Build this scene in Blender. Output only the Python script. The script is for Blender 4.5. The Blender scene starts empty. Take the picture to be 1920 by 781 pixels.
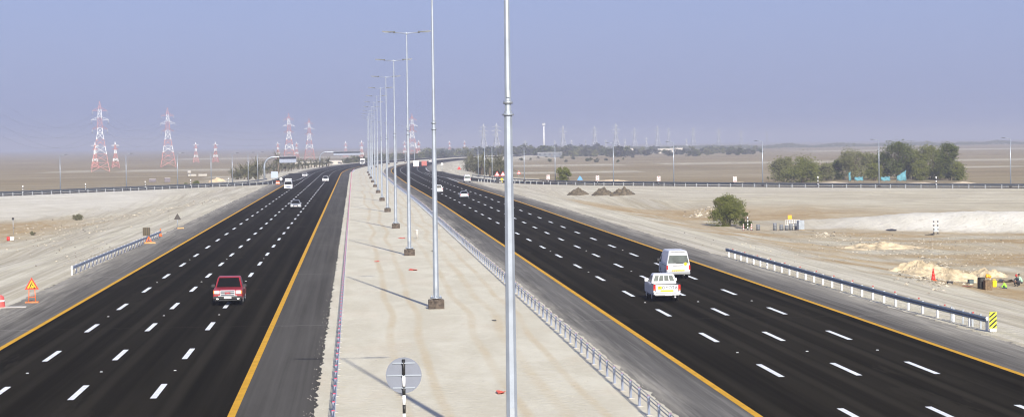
import bpy, bmesh, math, random
import numpy as np
from mathutils import Vector, Matrix, noise
random.seed(7)
rnd = random.random
sc = bpy.context.scene
COL = sc.collection
PI = math.pi

# ------------------------------------------------------------------ camera
K = 1.6                 # metres of road per chainage unit
FPX = 4512.0
YAW, PITCH, ROLL, CAMH = math.atan(295/FPX), math.atan(122.5/FPX), math.radians(0.70), 11.0
FW = Vector((math.sin(YAW)*math.cos(PITCH), math.cos(YAW)*math.cos(PITCH), -math.sin(PITCH)))
R0 = Vector((math.cos(YAW), -math.sin(YAW), 0)); U0 = R0.cross(FW)
RT = R0*math.cos(ROLL) - U0*math.sin(ROLL)
UP = R0*math.sin(ROLL) + U0*math.cos(ROLL)
cam_d = bpy.data.cameras.new('camera'); cam = bpy.data.objects.new('camera', cam_d); COL.objects.link(cam)
m = Matrix((RT, UP, -FW)).transposed().to_4x4(); m.translation = (0, 0, CAMH)
cam.matrix_world = m
cam_d.sensor_width = 36; cam_d.lens = FPX/1920*36
cam_d.clip_start = 0.5; cam_d.clip_end = 60000
sc.camera = cam

# ------------------------------------------------------------------ road line and terrain
def curve_c(s):
    """Lateral shift of the motorway at chainage s: straight, a bend to the right, straight again."""
    s0, R, s1 = 570.0, 2400.0, 1300.0
    if s < s0: return 0.0
    if s < s1: return (s-s0)**2/(2*R)
    return (s1-s0)**2/(2*R) + (s-s1)*(s1-s0)/R
def sst(t):
    t = min(1.0, max(0.0, t)); return t*t*(3-2*t)
def right_shift(s): return -1.2*sst((s-250)/200)
def road(u, s, z=0.0):
    return Vector((u + curve_c(s) + (right_shift(s) if u > 9 else 0), K*s, z))

def catmull(pts, step=4.0):
    out = []
    P = [Vector(p) for p in pts]
    P = [P[0]*2-P[1]] + P + [P[-1]*2-P[-2]]
    for i in range(1, len(P)-2):
        n = max(2, int((P[i+1]-P[i]).length/step))
        for k in range(n):
            t = k/n
            a, b, c, d = P[i-1], P[i], P[i+1], P[i+2]
            out.append(0.5*((2*b) + (c-a)*t + (2*a-5*b+4*c-d)*t*t + (3*b-a-3*c+d)*t**3))
    out.append(P[-2])
    return out
RAMP_R = catmull([(30.5,600),(31.5,540),(34,485),(40,437),(51.6,402),(69.6,380),(107,345.5),(149,318),(215,282),(320,240)])
RAMP_L = catmull([(-21,600),(-21.5,520),(-22.6,475),(-28,437),(-42.5,417),(-60.3,393),(-86,361),(-122,318),(-165,270),(-215,225)])
RA = [np.array([tuple(p) for p in r]) for r in (RAMP_L, RAMP_R)]
RAMP_L, RAMP_R = [[Vector((p.x, p.y*K)) for p in r] for r in (RAMP_L, RAMP_R)]
BERM = np.array([tuple(p) for p in catmull([(62,250),(70,241),(80,232),(92,225),(104,219),(124,212),(160,205)], 2.0)])
def poly_dist(A, x, y):
    d = A - np.array((x, y)); d = np.einsum('ij,ij->i', d, d)
    i = int(d.argmin()); return math.sqrt(d[i]), i
LOW = -2.75
def nz(x, y, z=0.0): return noise.noise(Vector((x, y, z)))
def terrain(x, yw, detail=True):
    y = yw/K; s = y
    u = x - curve_c(s)
    dl, dr = -(u+26.5), u-37.5
    if s > 440: dr = u-37.5
    dh = max(dl, dr, 0.0)
    bump = 1-sst(dh/(30.0 if dl > 0 else 24.0))
    dRamp = 1e9
    if 150 < y < 640 and -330 < x < 420:
        for k, A in enumerate(RA):
            d, i = poly_dist(A, x, y)
            near = (y < A[i][1])
            d = max(0.0, d-7.5)
            dRamp = min(dRamp, d)
            bump = max(bump, 1-sst(d/(58.0 if near else 30.0)))
    h = -0.03 + LOW*(1-bump)
    free = min(1.0, max(0.0, min(dh, dRamp)/10.0))
    if free > 0 and detail:
        far = min(1.0, max(0.15, 1-(y-350)/600.0))
        h += free*far*(0.34*nz(x*.045, y*.045) + 0.16*nz(x*.17, y*.17, 3) + 0.06*nz(x*.6, y*.6, 7))
        if y < 400:
            dl2 = abs(u+54+0.05*(y-270)+5*nz(y*.03, 1.7))          # a low ridge of graded spoil left of the road
            if u < 0 and 170 < y < 330: h += free*0.8*math.exp(-(dl2/4.0)**2)*(0.6+0.6*nz(x*.3, y*.3, 5))
    if u > 45 and y < 300:
        d, i = poly_dist(BERM, x, y)
        hgt = 2.7*sst(i/(0.40*len(BERM)))
        front = y < BERM[i][1]
        h = max(h, h + hgt*(1-sst(d/(8.0 if front else 12.0))))
        # dug ground beside the works: shallow spoil
        h += free*0.35*max(0, nz(x*.22, y*.12, 11))
    return h
def ray(px, py): return FW + RT*((px-960)/FPX) - UP*((py-390.5)/FPX)
def at(px, py):
    """Where a point of the photograph meets the ground."""
    d = ray(px, py); lo, t = 20.0, 20.0
    while t < 9000:
        p = d*t
        if CAMH + p.z < terrain(p.x, p.y, False): break
        lo = t; t *= 1.02
    hi = t
    for _ in range(30):
        mid = (lo+hi)/2; p = d*mid
        if CAMH + p.z < terrain(p.x, p.y, False): hi = mid
        else: lo = mid
    p = d*hi
    return Vector((p.x, p.y, terrain(p.x, p.y)))
def along(px, dist):
    """A ground point at a distance in metres, on the bearing of an image column (near the skyline)."""
    d = ray(px, 275); d = Vector((d.x, d.y, 0)).normalized()*dist
    return Vector((d.x, d.y, terrain(d.x, d.y)))

def along_k(px, dist): return along(px, dist*K)

# ------------------------------------------------------------------ materials
def lin(c):
    return tuple(((v/255)/12.92 if v/255 <= .04045 else ((v/255+.055)/1.055)**2.4) for v in c)
MATS = {}
def mat(name, col, rough=.6, metal=0.0, var=.0, scale=4.0, bump=0.0, spec=None, coat=0.0, emit=0.0):
    if name in MATS: return MATS[name]
    M = bpy.data.materials.new(name); M.use_nodes = True
    nt = M.node_tree; b = nt.nodes['Principled BSDF']
    b.inputs['Base Color'].default_value = (*col, 1); b.inputs['Roughness'].default_value = rough
    b.inputs['Metallic'].default_value = metal
    if spec is not None: b.inputs['Specular IOR Level'].default_value = spec
    if coat: b.inputs['Coat Weight'].default_value = coat
    if emit:
        b.inputs['Emission Color'].default_value = (*col, 1); b.inputs['Emission Strength'].default_value = emit
    if var or bump:
        tc = nt.nodes.new('ShaderNodeTexCoord'); n = nt.nodes.new('ShaderNodeTexNoise')
        n.inputs['Scale'].default_value = scale; n.inputs['Detail'].default_value = 5
        nt.links.new(tc.outputs['Object'], n.inputs['Vector'])
        if var:
            r = nt.nodes.new('ShaderNodeMix'); r.data_type = 'RGBA'
            r.inputs[6].default_value = (*[c*(1-var) for c in col], 1); r.inputs[7].default_value = (*[min(1, c*(1+var)) for c in col], 1)
            mr = nt.nodes.new('ShaderNodeMapRange'); mr.inputs[1].default_value = .3; mr.inputs[2].default_value = .7
            nt.links.new(n.outputs['Fac'], mr.inputs[0]); nt.links.new(mr.outputs[0], r.inputs[0]); nt.links.new(r.outputs[2], b.inputs['Base Color'])
        if bump:
            bp = nt.nodes.new('ShaderNodeBump'); bp.inputs['Strength'].default_value = bump; bp.inputs['Distance'].default_value = .05
            nt.links.new(n.outputs['Fac'], bp.inputs['Height']); nt.links.new(bp.outputs[0], b.inputs['Normal'])
    MATS[name] = M; return M

class NT:
    """Small helper for node graphs."""
    def __init__(s, name):
        s.M = bpy.data.materials.new(name); s.M.use_nodes = True; s.t = s.M.node_tree; s.b = s.t.nodes['Principled BSDF']
        s.b.inputs['Roughness'].default_value = .9
        s.b.inputs['Specular IOR Level'].default_value = .2
        s.tc = s.t.nodes.new('ShaderNodeTexCoord')
    def L(s, a, b): s.t.links.new(a, b)
    def mapping(s, src, scale, rot=0.0):
        n = s.t.nodes.new('ShaderNodeMapping'); n.inputs['Scale'].default_value = scale; n.inputs['Rotation'].default_value = (0, 0, rot)
        s.L(s.tc.outputs[src], n.inputs[0]); return n.outputs[0]
    def noise(s, vec, scale, detail=4, rough=.55, lo=0., hi=1., dist=0.0):
        n = s.t.nodes.new('ShaderNodeTexNoise'); n.inputs['Scale'].default_value = scale; n.inputs['Detail'].default_value = detail
        n.inputs['Roughness'].default_value = rough; n.inputs['Distortion'].default_value = dist
        s.L(vec, n.inputs['Vector'])
        r = s.t.nodes.new('ShaderNodeMapRange'); r.inputs[1].default_value = lo; r.inputs[2].default_value = hi; r.interpolation_type = 'SMOOTHSTEP'
        s.L(n.outputs['Fac'], r.inputs[0]); return r.outputs[0]
    def mix(s, fac, a, b, mode='MIX'):
        n = s.t.nodes.new('ShaderNodeMix'); n.data_type = 'RGBA'; n.blend_type = mode
        for i, v in ((0, fac), (6, a), (7, b)):
            if hasattr(v, 'node'): s.L(v, n.inputs[i])
            elif i == 0: n.inputs[0].default_value = v
            else: n.inputs[i].default_value = (*v, 1)
        return n.outputs[2]
    def math(s, op, a, b=0.0):
        n = s.t.nodes.new('ShaderNodeMath'); n.operation = op
        for i, v in ((0, a), (1, b)):
            if hasattr(v, 'node'): s.L(v, n.inputs[i])
            else: n.inputs[i].default_value = v
        return n.outputs[0]
    def ramp(s, v, lo, hi):
        r = s.t.nodes.new('ShaderNodeMapRange'); r.inputs[1].default_value = lo; r.inputs[2].default_value = hi; r.interpolation_type = 'SMOOTHSTEP'
        s.L(v, r.inputs[0]); return r.outputs[0]
    def uv(s):
        n = s.t.nodes.new('ShaderNodeSeparateXYZ'); s.L(s.tc.outputs['UV'], n.inputs[0]); return n.outputs[0], n.outputs[1]
    def xyz(s):
        n = s.t.nodes.new('ShaderNodeSeparateXYZ'); s.L(s.tc.outputs['Object'], n.inputs[0]); return n.outputs
    def attr(s, name):
        n = s.t.nodes.new('ShaderNodeAttribute'); n.attribute_name = name; return n.outputs['Color'], n.outputs['Fac']
    def bump(s, h, strength, dist=.05):
        n = s.t.nodes.new('ShaderNodeBump'); n.inputs['Strength'].default_value = strength; n.inputs['Distance'].default_value = dist
        s.L(h, n.inputs['Height']); s.L(n.outputs[0], s.b.inputs['Normal'])
    def out(s, col): s.L(col, s.b.inputs['Base Color']); return s.M

def ground_material():
    n = NT('desert_soil')
    at_ = n.t.nodes.new('ShaderNodeAttribute'); at_.attribute_name = 'soil'
    sep = n.t.nodes.new('ShaderNodeSeparateColor'); n.L(at_.outputs['Color'], sep.inputs[0])
    pale_w, brown_w, dirt_w = sep.outputs; white_w = at_.outputs['Alpha']
    O = n.mapping('Object', (1, 1, 1))
    big = n.noise(n.mapping('Object', (.02, .012, .02)), 1.0, 6, .6, .35, .65)
    mid = n.noise(n.mapping('Object', (.09, .05, .09)), 1.0, 6, .62, .36, .66, .6)
    fine = n.noise(O, 1.3, 6, .65, .3, .7)
    # grader and wheel marks run along the slopes: u is the distance from the road or ramp they follow
    g1 = n.noise(n.mapping('UV', (.55, .014, 0)), 1.0, 6, .62, .40, .62, .35)
    g2 = n.noise(n.mapping('UV', (1.7, .03, 0)), 1.0, 5, .65, .42, .64, .3)
    g3 = n.noise(n.mapping('UV', (.16, .008, 0), .02), 1.0, 4, .6, .38, .62, .5)
    pale = n.mix(mid, (.53, .49, .365), (.66, .62, .475))
    pale = n.mix(n.math('MULTIPLY', g3, .85), pale, (.43, .375, .27))
    pale = n.mix(n.math('MULTIPLY', g1, .65), pale, (.355, .315, .235))
    pale = n.mix(n.math('MULTIPLY', g2, .6), pale, (.70, .655, .55))
    sand = n.mix(mid, (.49, .435, .305), (.60, .55, .405))
    sand = n.mix(n.math('MULTIPLY', g1, .75), sand, (.33, .275, .175))
    sand = n.mix(n.math('MULTIPLY', g2, .45), sand, (.56, .53, .45))
    brown = n.mix(big, (.195, .142, .064), (.25, .19, .09))
    st = n.noise(n.mapping('Object', (.006, .040, .05), .1), 1.0, 7, .65, .42, .60)
    brown = n.mix(n.math('MULTIPLY', st, .6), brown, (.35, .28, .17))
    st2 = n.noise(n.mapping('Object', (.010, .09, .05), -.12), 1.0, 6, .65, .50, .66)
    brown = n.mix(n.math('MULTIPLY', st2, .55), brown, (.17, .135, .075))
    dirt = n.mix(mid, (.39, .265, .115), (.50, .375, .20))
    dirt = n.mix(n.math('MULTIPLY', fine, .5), dirt, (.27, .20, .11))
    lump = n.noise(n.mapping('Object', (.5, .28, .5)), 1.0, 7, .7, .46, .66)
    c = n.mix(pale_w, sand, pale); c = n.mix(brown_w, c, brown); c = n.mix(dirt_w, c, dirt)
    c = n.mix(n.math('MULTIPLY', n.math('MULTIPLY', dirt_w, lump), .6), c, (.54, .46, .32))
    c = n.mix(white_w, c, n.mix(mid, (.62, .59, .505), (.72, .69, .61)))
    c = n.mix(n.math('MULTIPLY', n.noise(O, .5, 8, .72, .57, .70), .5), c, (.27, .225, .155))
    c = n.mix(n.math('MULTIPLY', n.noise(O, .8, 8, .72, .60, .70), .4), c, (.62, .60, .54))
    c = n.mix(n.math('MULTIPLY', fine, .10), c, (.50, .45, .36))
    n.bump(n.noise(O, .9, 8, .72, .2, .8), .6, .3)
    return n.out(c)

def median_material():
    n = NT('median_sand')
    u, v = n.uv()
    mid = n.noise(n.mapping('Object', (.35, .1, .2)), 1.0, 6, .62, .36, .68, .5)
    fine = n.noise(n.mapping('Object', (1, 1, 1)), 2.2, 7, .7, .3, .72)
    c = n.mix(mid, (.515, .475, .355), (.61, .575, .450))
    # wheel tracks: wandering bands of yellower, loosened sand
    for off, amp, w in ((2.1, .8, .34), (3.75, .8, .34), (8.6, 1.1, .42), (10.1, .9, .30), (7.0, 1.1, .35)):
        wob = n.noise(n.mapping('UV', (0, .022, 0)), 1.0, 2, .5, 0, 1)
        d = n.math('ABSOLUTE', n.math('SUBTRACT', n.math('ADD', u, n.math('MULTIPLY', n.math('SUBTRACT', wob, .5), amp*2.4)), off))
        band = n.math('SUBTRACT', 1.0, n.ramp(d, w*.2, w*1.1))
        brk = n.noise(n.mapping('UV', (.12, .06, 0)), 1.0+off*.07, 4, .6, .38, .62)
        c = n.mix(n.math('MULTIPLY', n.math('MULTIPLY', band, n.math('ADD', .35, n.math('MULTIPLY', brk, .65))), .9), c, (.50, .415, .26))
    c = n.mix(n.math('MULTIPLY', n.noise(n.mapping('Object', (.22, .06, .2)), 1.0, 5, .6, .5, .68), .35), c, (.54, .45, .32))
    c = n.mix(n.math('MULTIPLY', fine, .3), c, (.68, .64, .58))
    c = n.mix(n.math('MULTIPLY', n.noise(n.mapping('Object', (1, 1, 1)), 6.0, 4, .8, .62, .72), .4), c, (.30, .26, .21))
    n.bump(fine, .4, .12)
    return n.out(c)

def asphalt_material(name, base, light, seams, wear, dust=None):
    n = NT(name); n.b.inputs['Roughness'].default_value = 1.0; n.b.inputs['Specular IOR Level'].default_value = 0.0
    u, v = n.uv()
    grain = n.noise(n.mapping('Object', (1, 1, 1)), 9.0, 4, .7, .3, .7)
    long_ = n.noise(n.mapping('UV', (1.6, .012, 0)), 1.0, 5, .6, .34, .68, .2)
    pat = n.noise(n.mapping('UV', (.25, .03, 0)), 1.0, 5, .6, .38, .66)
    c = n.mix(long_, base, light)
    c = n.mix(n.math('MULTIPLY', pat, wear), c, tuple(x*1.35 for x in light))
    c = n.mix(n.math('MULTIPLY', grain, .18), c, tuple(x*1.5 for x in light))
    if seams:     # polished wheel paths either side of each lane centre, and drips between them
        ph = n.math('FRACT', n.math('DIVIDE', n.math('SUBTRACT', u, seams[0]), 3.62))
        wp = n.math('SUBTRACT', 1.0, n.ramp(n.math('ABSOLUTE', n.math('SUBTRACT', n.math('ABSOLUTE', n.math('SUBTRACT', ph, .5)), .24)), .03, .13))
        brk = n.noise(n.mapping('UV', (.4, .018, 0)), 1.0, 4, .6, .30, .70)
        c = n.mix(n.math('MULTIPLY', n.math('MULTIPLY', wp, brk), .9), c, tuple(x*1.85 for x in light))
        pt = n.noise(n.mapping('UV', (.35, .055, 0)), 1.0, 6, .65, .58, .64)
        c = n.mix(n.math('MULTIPLY', pt, .8), c, tuple(x*1.55 for x in light))
    for s in seams:
        d = n.math('ABSOLUTE', n.math('SUBTRACT', u, s))
        c = n.mix(n.math('MULTIPLY', n.math('SUBTRACT', 1.0, n.ramp(d, .3, .75)), .55), c, tuple(x*1.5 for x in light))
    # cross joints of the paving
    fr = n.math('FRACT', n.math('DIVIDE', n.math('ADD', v, n.math('MULTIPLY', long_, .3)), 37.0))
    j = n.math('SUBTRACT', 1.0, n.ramp(n.math('ABSOLUTE', n.math('SUBTRACT', fr, .5)), .001, .006))
    c = n.mix(n.math('MULTIPLY', j, .5), c, tuple(x*1.9 for x in light))
    if dust:   # sand blown over the outer edge: (u where clean, u where sandy)
        f = n.ramp(n.math('ADD', u, n.math('MULTIPLY', n.math('SUBTRACT', n.noise(n.mapping('UV', (.5, .05, 0)), 1.0, 6, .7), .5), 3.4)), *dust) if dust[0] < dust[1] else \
            n.math('SUBTRACT', 1.0, n.ramp(n.math('ADD', u, n.math('MULTIPLY', n.math('SUBTRACT', n.noise(n.mapping('UV', (.5, .05, 0)), 1.0, 6, .7), .5), 3.4)), dust[1], dust[0]))
        swirl = n.noise(n.mapping('UV', (1.5, .09, 0), .12), 1.0, 6, .7, .36, .64, .8)
        c = n.mix(n.math('MULTIPLY', f, n.math('ADD', .35, n.math('MULTIPLY', swirl, .6))), c, (.38, .355, .30))
        sw2 = n.noise(n.mapping('UV', (3.2, .05, 0), -.08), 1.0, 6, .7, .48, .64, .6)
        c = n.mix(n.math('MULTIPLY', n.math('ADD', n.math('MULTIPLY', f, .5), .22), sw2), c, (.33, .315, .285))
    n.bump(grain, .25, .01)
    return n.out(c)

# ------------------------------------------------------------------ mesh building
class MB:
    def __init__(s): s.v, s.f, s.m, s.sm = [], [], [], []
    def add(s, V, F, mi=0, smooth=False):
        o = len(s.v); s.v += [tuple(p) for p in V]
        for f in F: s.f.append([i+o for i in f]); s.m.append(mi); s.sm.append(smooth)
    def box(s, c, size, mi=0, rz=0.0, b=0.0):
        x, y, z = size[0]/2, size[1]/2, size[2]/2
        if b:
            V, F = [], []
            for zz, q in ((-z, b), (-z+b, 0), (z-b, 0), (z, b)):
                V += [(-x+q+b*(q == 0)*.0, -y+q, zz), (x-q, -y+q, zz), (x-q, y-q, zz), (-x+q, y-q, zz)]
            F.append([3, 2, 1, 0])
            for k in range(3):
                for i in range(4): F.append([k*4+i, k*4+(i+1) % 4, k*4+4+(i+1) % 4, k*4+4+i])
            F.append([12, 13, 14, 15])
        else:
            V = [(-x,-y,-z),(x,-y,-z),(x,y,-z),(-x,y,-z),(-x,-y,z),(x,-y,z),(x,y,z),(-x,y,z)]
            F = [[3,2,1,0],[4,5,6,7],[0,1,5,4],[1,2,6,5],[2,3,7,6],[3,0,4,7]]
        cs, sn = math.cos(rz), math.sin(rz)
        s.add([(c[0]+p[0]*cs-p[1]*sn, c[1]+p[0]*sn+p[1]*cs, c[2]+p[2]) for p in V], F, mi)
    def tube(s, pts, rads, n=8, mi=0, smooth=True, caps=True):
        pts = [Vector(p) for p in pts]; V, F = [], []
        if not hasattr(rads, '__len__'): rads = [rads]*len(pts)
        ref = None
        for i, p in enumerate(pts):
            d = (pts[min(i+1, len(pts)-1)] - pts[max(i-1, 0)]).normalized()
            if ref is None:
                ref = Vector((1, 0, 0)) if abs(d.x) < .8 else Vector((0, 1, 0))
            a = (ref - d*ref.dot(d)).normalized(); b = d.cross(a); ref = a
            for k in range(n):
                t = 2*PI*(k+.5)/n; V.append(p + (a*math.cos(t)+b*math.sin(t))*rads[i])
        for i in range(len(pts)-1):
            for k in range(n): F.append([i*n+k, i*n+(k+1) % n, (i+1)*n+(k+1) % n, (i+1)*n+k])
        s.add(V, F, mi, smooth)
        if caps:
            o = len(s.v)-len(V)
            s.f += [[o+k for k in range(n)][::-1], [o+(len(pts)-1)*n+k for k in range(n)]]; s.m += [mi, mi]; s.sm += [False, False]
    def prism(s, poly, y0, y1, mi=0, axis='y'):
        """Polygon (a, z) swept along y (axis='y'), or (a, y) swept in z."""
        n = len(poly)
        f = (lambda a, b, t: (a, t, b)) if axis == 'y' else ((lambda a, b, t: (t, a, b)) if axis == 'x' else (lambda a, b, t: (a, b, t)))
        V = [f(a, b, y0) for a, b in poly] + [f(a, b, y1) for a, b in poly]
        F = [list(range(n)), list(range(2*n-1, n-1, -1))] + [[(i+1) % n, i, n+i, n+(i+1) % n] for i in range(n)]
        s.add(V, F, mi)
    def build(s, name, mats, parent=None, loc=None, recalc=True):
        me = bpy.data.meshes.new(name); me.from_pydata(s.v, [], s.f)
        if not isinstance(mats, (list, tuple)): mats = [mats]
        for M in mats: me.materials.append(M)
        me.polygons.foreach_set('material_index', s.m); me.polygons.foreach_set('use_smooth', s.sm)
        if recalc:
            bm = bmesh.new(); bm.from_mesh(me); bmesh.ops.recalc_face_normals(bm, faces=bm.faces); bm.to_mesh(me); bm.free()
        me.update()
        o = bpy.data.objects.new(name, me); COL.objects.link(o)
        if parent: o.parent = parent
        if loc is not None: o.location = loc
        return o
def tag(o, label=None, cat=None, group=None, kind=None):
    for k, v in (('label', label), ('category', cat), ('group', group), ('kind', kind)):
        if v: o[k] = v
    if label:
        assert len(label.split()) <= 16, label
    return o
def thing(name, loc, label, cat, group=None, rz=0.0):
    o = bpy.data.objects.new(name, None); COL.objects.link(o); o.empty_display_size = .3
    o.location = loc; o.rotation_euler = (0, 0, rz)
    return tag(o, label, cat, group)
def copy_tree(o, parent=None):
    c = o.copy(); COL.objects.link(c)
    if parent is not None: c.parent = parent
    for ch in list(o.children): copy_tree(ch, c)
    return c
def dup(o, loc, label=None, group=None, rz=None, scale=None):
    c = copy_tree(o); c.location = loc
    if rz is not None: c.rotation_euler = (0, 0, rz)
    if scale is not None: c.scale = (scale if hasattr(scale, '__len__') else (scale,)*3)
    return tag(c, label, None, group)
ORD = ['zeroth','first','second','third','fourth','fifth','sixth','seventh','eighth','ninth','tenth','eleventh','twelfth','thirteenth','fourteenth',
       'fifteenth','sixteenth','seventeenth','eighteenth','nineteenth','twentieth','twenty-first','twenty-second','twenty-third','twenty-fourth','twenty-fifth']

# ------------------------------------------------------------------ light, sky
SEL = math.atan(22/math.hypot(6.07, 25.7*K))
SUN = Vector((6.07, -25.7*K, 0)).normalized()*math.cos(SEL); SUN.z = math.sin(SEL)
sl = bpy.data.lights.new('sun', 'SUN'); sl.energy = 4.9; sl.angle = math.radians(.53); sl.color = (1, .945, .815)
so = bpy.data.objects.new('sun', sl); COL.objects.link(so); so.rotation_euler = (-SUN).to_track_quat('-Z', 'Y').to_euler()
W = bpy.data.worlds.new('World'); sc.world = W; W.use_nodes = True
wt = W.node_tree; bg = wt.nodes['Background']
sky = wt.nodes.new('ShaderNodeTexSky'); sky.sky_type = 'NISHITA'; sky.sun_disc = False
sky.sun_elevation = SEL; sky.sun_rotation = math.atan2(SUN.x, SUN.y)
sky.air_density = 1.0; sky.dust_density = 1.2; sky.ozone_density = 2.0; sky.altitude = 0
tint = wt.nodes.new('ShaderNodeMix'); tint.data_type = 'RGBA'; tint.blend_type = 'MULTIPLY'; tint.inputs[0].default_value = 1
tint.inputs[7].default_value = (.62, .60, .86, 1)
veil = wt.nodes.new('ShaderNodeMix'); veil.data_type = 'RGBA'; veil.inputs[0].default_value = .62
veil.inputs[7].default_value = (2.75, 3.42, 6.05, 1)          # even dust high in the air
wt.links.new(sky.outputs[0], tint.inputs[6]); wt.links.new(tint.outputs[2], veil.inputs[6]); wt.links.new(veil.outputs[2], bg.inputs[0]); bg.inputs[1].default_value = .079
vs = sc.view_settings; vs.view_transform = 'Standard'; vs.look = 'None'; vs.gamma = 1; vs.exposure = .65
sc.cycles.use_denoising = True; sc.cycles.filter_width = 1.15
sc.cycles.max_bounces = 6; sc.cycles.volume_bounces = 1; sc.cycles.transparent_max_bounces = 12

# ------------------------------------------------------------------ ground sheet
def axis(lo_fine, hi_fine, step, lo, hi, grow=1.18):
    a = list(np.arange(lo_fine, hi_fine+.1, step)); d = step; x = a[-1]
    while x < hi: d *= grow; x += d; a.append(x)
    d = step; x = a[0]; b = []
    while x > lo: d *= grow; x -= d; b.append(x)
    return b[::-1] + a
xs = axis(-130, 160, 1.6, -14000, 14000); ys = axis(40, 470, 1.6, -120, 17000, 1.14)
mb = MB(); soils = []; GUV = []
for y in ys:
    for x in xs:
        h = terrain(x, y*K); mb.v.append((x, y*K, h))
        u = x - curve_c(y)
        dR = 1e9; dRs = 1e9
        if 150 < y < 640 and -330 < x < 420:
            for A in RA:
                d, i = poly_dist(A, x, y); near = y < A[i][1]
                if d < dRs: dRs = d
                if near or d < 12: dR = min(dR, d)
        dh = max(-(u+24), u-34, 0)
        GUV.append((dh, y) if dh < .75*dRs or y > 600 else (dRs+200, x-.4*y))
        pale = max(1-sst((dh-6)/26), 1-sst((dR-22)/30))
        behind = False
        if y > 240: behind = (dR > 75 and dh > 26) if y < 600 else dh > 22
        brown = sst((dh-24)/20) if (behind and y > 330) else 0.0
        if y > 440: brown = sst((dh-14)/22)
        if dR < 12: brown = 0
        br = brown*(.93+.2*nz(x*.01, y*.01, 2))
        # pale tracks and spoil lines lying across the plain
        if y > 500:
            q = y*math.cos(.12)+x*math.sin(.12)*(-1 if x < 0 else .2)
            for qq, ww in ((690, 5), (905, 14), (1180, 22), (1700, 60)):
                if abs(q-qq+14*nz(x*.008, 4)) < ww*(.7+.5*nz(x*.02, 9)): br *= .15; pale = max(pale, .75)
        dirt = 0.0; wh = 0.0
        if x > 42 and 110 < y < 320:
            d, i = poly_dist(BERM, x, y); back = y > BERM[i][1]; on = sst(i/(.35*len(BERM)))
            if back: dirt = sst((d-3)/4)*(1-sst((d-30)/34))*(1.0+.7*nz(x*.05, y*.09, 4)); wh = 0; pale *= .3
            else:
                dirt = max(0, .45+2.2*nz(x*.06, y*.12, 8))*sst((u-40)/8); pale *= .75
                if d < 16: dirt = max(dirt*.4, (1-on)*.5*sst((16-d)/8))
            if d < 9 and not (back and d > 3): wh = on*(1-sst((d-6)/3)); dirt *= 1-wh
            if d >= 7 and not back and d < 20: dirt = max(dirt, .75*on*sst((d-7)/2)*(1-sst((d-10)/8)))
        if u < -30 and y < 300:
            hollow = math.exp(-((u+66)/17)**2-((y-248)/30)**2)
            dirt = max(dirt, 1.6*hollow+.15*sst((-(u+40))/10)*sst((290-y)/40)+.6*nz(x*.06, y*.10, 6)*sst((-(u+36))/10)*sst((300-y)/40)); pale *= .8
        if u < -24 and 150 < y < 420 and dR < 70 and dirt < .2: wh = max(wh, .55*sst((dh-16)/14)*(1-sst((dR-45)/25)))
        soils.append((min(1, max(0, pale)), min(1, max(0, br)), min(1, max(0, dirt)), min(1, max(0, wh))))
nx = len(xs)
mb.f = [[j*nx+i, j*nx+i+1, (j+1)*nx+i+1, (j+1)*nx+i] for j in range(len(ys)-1) for i in range(nx-1)]
mb.m = [0]*len(mb.f); mb.sm = [True]*len(mb.f)
ground = mb.build('ground', ground_material(), recalc=False)
ca = ground.data.color_attributes.new('soil', 'FLOAT_COLOR', 'POINT')
ca.data.foreach_set('color', np.array(soils, 'f').ravel())
uvl = ground.data.uv_layers.new(name='UVMap'); idx = np.empty(len(ground.data.loops), 'i'); ground.data.loops.foreach_get('vertex_index', idx)
uvl.data.foreach_set('uv', np.array(GUV, 'f')[idx].ravel())
tag(ground, 'pale graded desert sand turning brown toward the plain', None, None, 'structure')

# ------------------------------------------------------------------ road sheets
def strip(name, ua, ub, s0, s1, z, M, label, jag=(0, 0), fn=road, step=None, nu=1):
    """A sheet between two lateral offsets; jag roughens either edge."""
    V, F, UV = [], [], []
    s = s0; k = 0
    while True:
        s = min(s, s1)
        e = min(1.0, 40/max(40, s-40))
        for q in range(nu+1):
            t = q/nu; ja, jb = jag
            a = ua + (ja*(nz(s*.9, 3.1)+.7*nz(s*2.7, 8.1)) if ja else 0); b = ub + (jb*(nz(s*.8, 5.1)+.7*nz(s*2.3, 1.1)) if jb else 0)
            u = a+(b-a)*t; p = fn(u, s, z); V.append(p); UV.append((u, s))
        k += 1
        if s >= s1: break
        s += step if step else ((.35 if s < 140 else (1.0 if s < 300 else 4.0)) if any(jag) else (10.0 if s < 500 else 6.0))
    n = nu+1
    F = [[i*n+q, i*n+q+1, (i+1)*n+q+1, (i+1)*n+q] for i in range(k-1) for q in range(nu)]
    b = MB(); b.add(V, F); o = b.build(name, M, recalc=False)
    uvl = o.data.uv_layers.new(name='UVMap'); idx = [l.vertex_index for l in o.data.loops]
    uvl.data.foreach_set('uv', np.array([UV[i] for i in idx], 'f').ravel())
    return tag(o, label, None, None, 'structure')
S1 = 2300
new_l = asphalt_material('fresh_asphalt_a', (.0092, .0084, .0068), (.0155, .0138, .0108), (-16.15, -12.55, -8.95), .35)
new_r = asphalt_material('fresh_asphalt_b', (.0094, .0085, .0068), (.0168, .0148, .0113), (19.7, 23.35, 27.05), .45)
old_in = asphalt_material('shoulder_asphalt_a', (.056, .053, .049), (.085, .081, .075), (), .4)
old_ll = asphalt_material('shoulder_asphalt_b', (.075, .071, .067), (.125, .118, .108), (), .5, (-20.4, -25.2))
old_rl = asphalt_material('shoulder_asphalt_c', (.068, .065, .062), (.125, .120, .112), (), .5, (14.2, 11.9))
old_rr = asphalt_material('shoulder_asphalt_d', (.075, .071, .067), (.125, .118, .108), (), .5, (31.6, 35.6))
strip('carriageway', -19.65, -5.15, 30, S1, .004, new_l, 'dark new asphalt carriageway of the oncoming traffic', nu=4)
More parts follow.
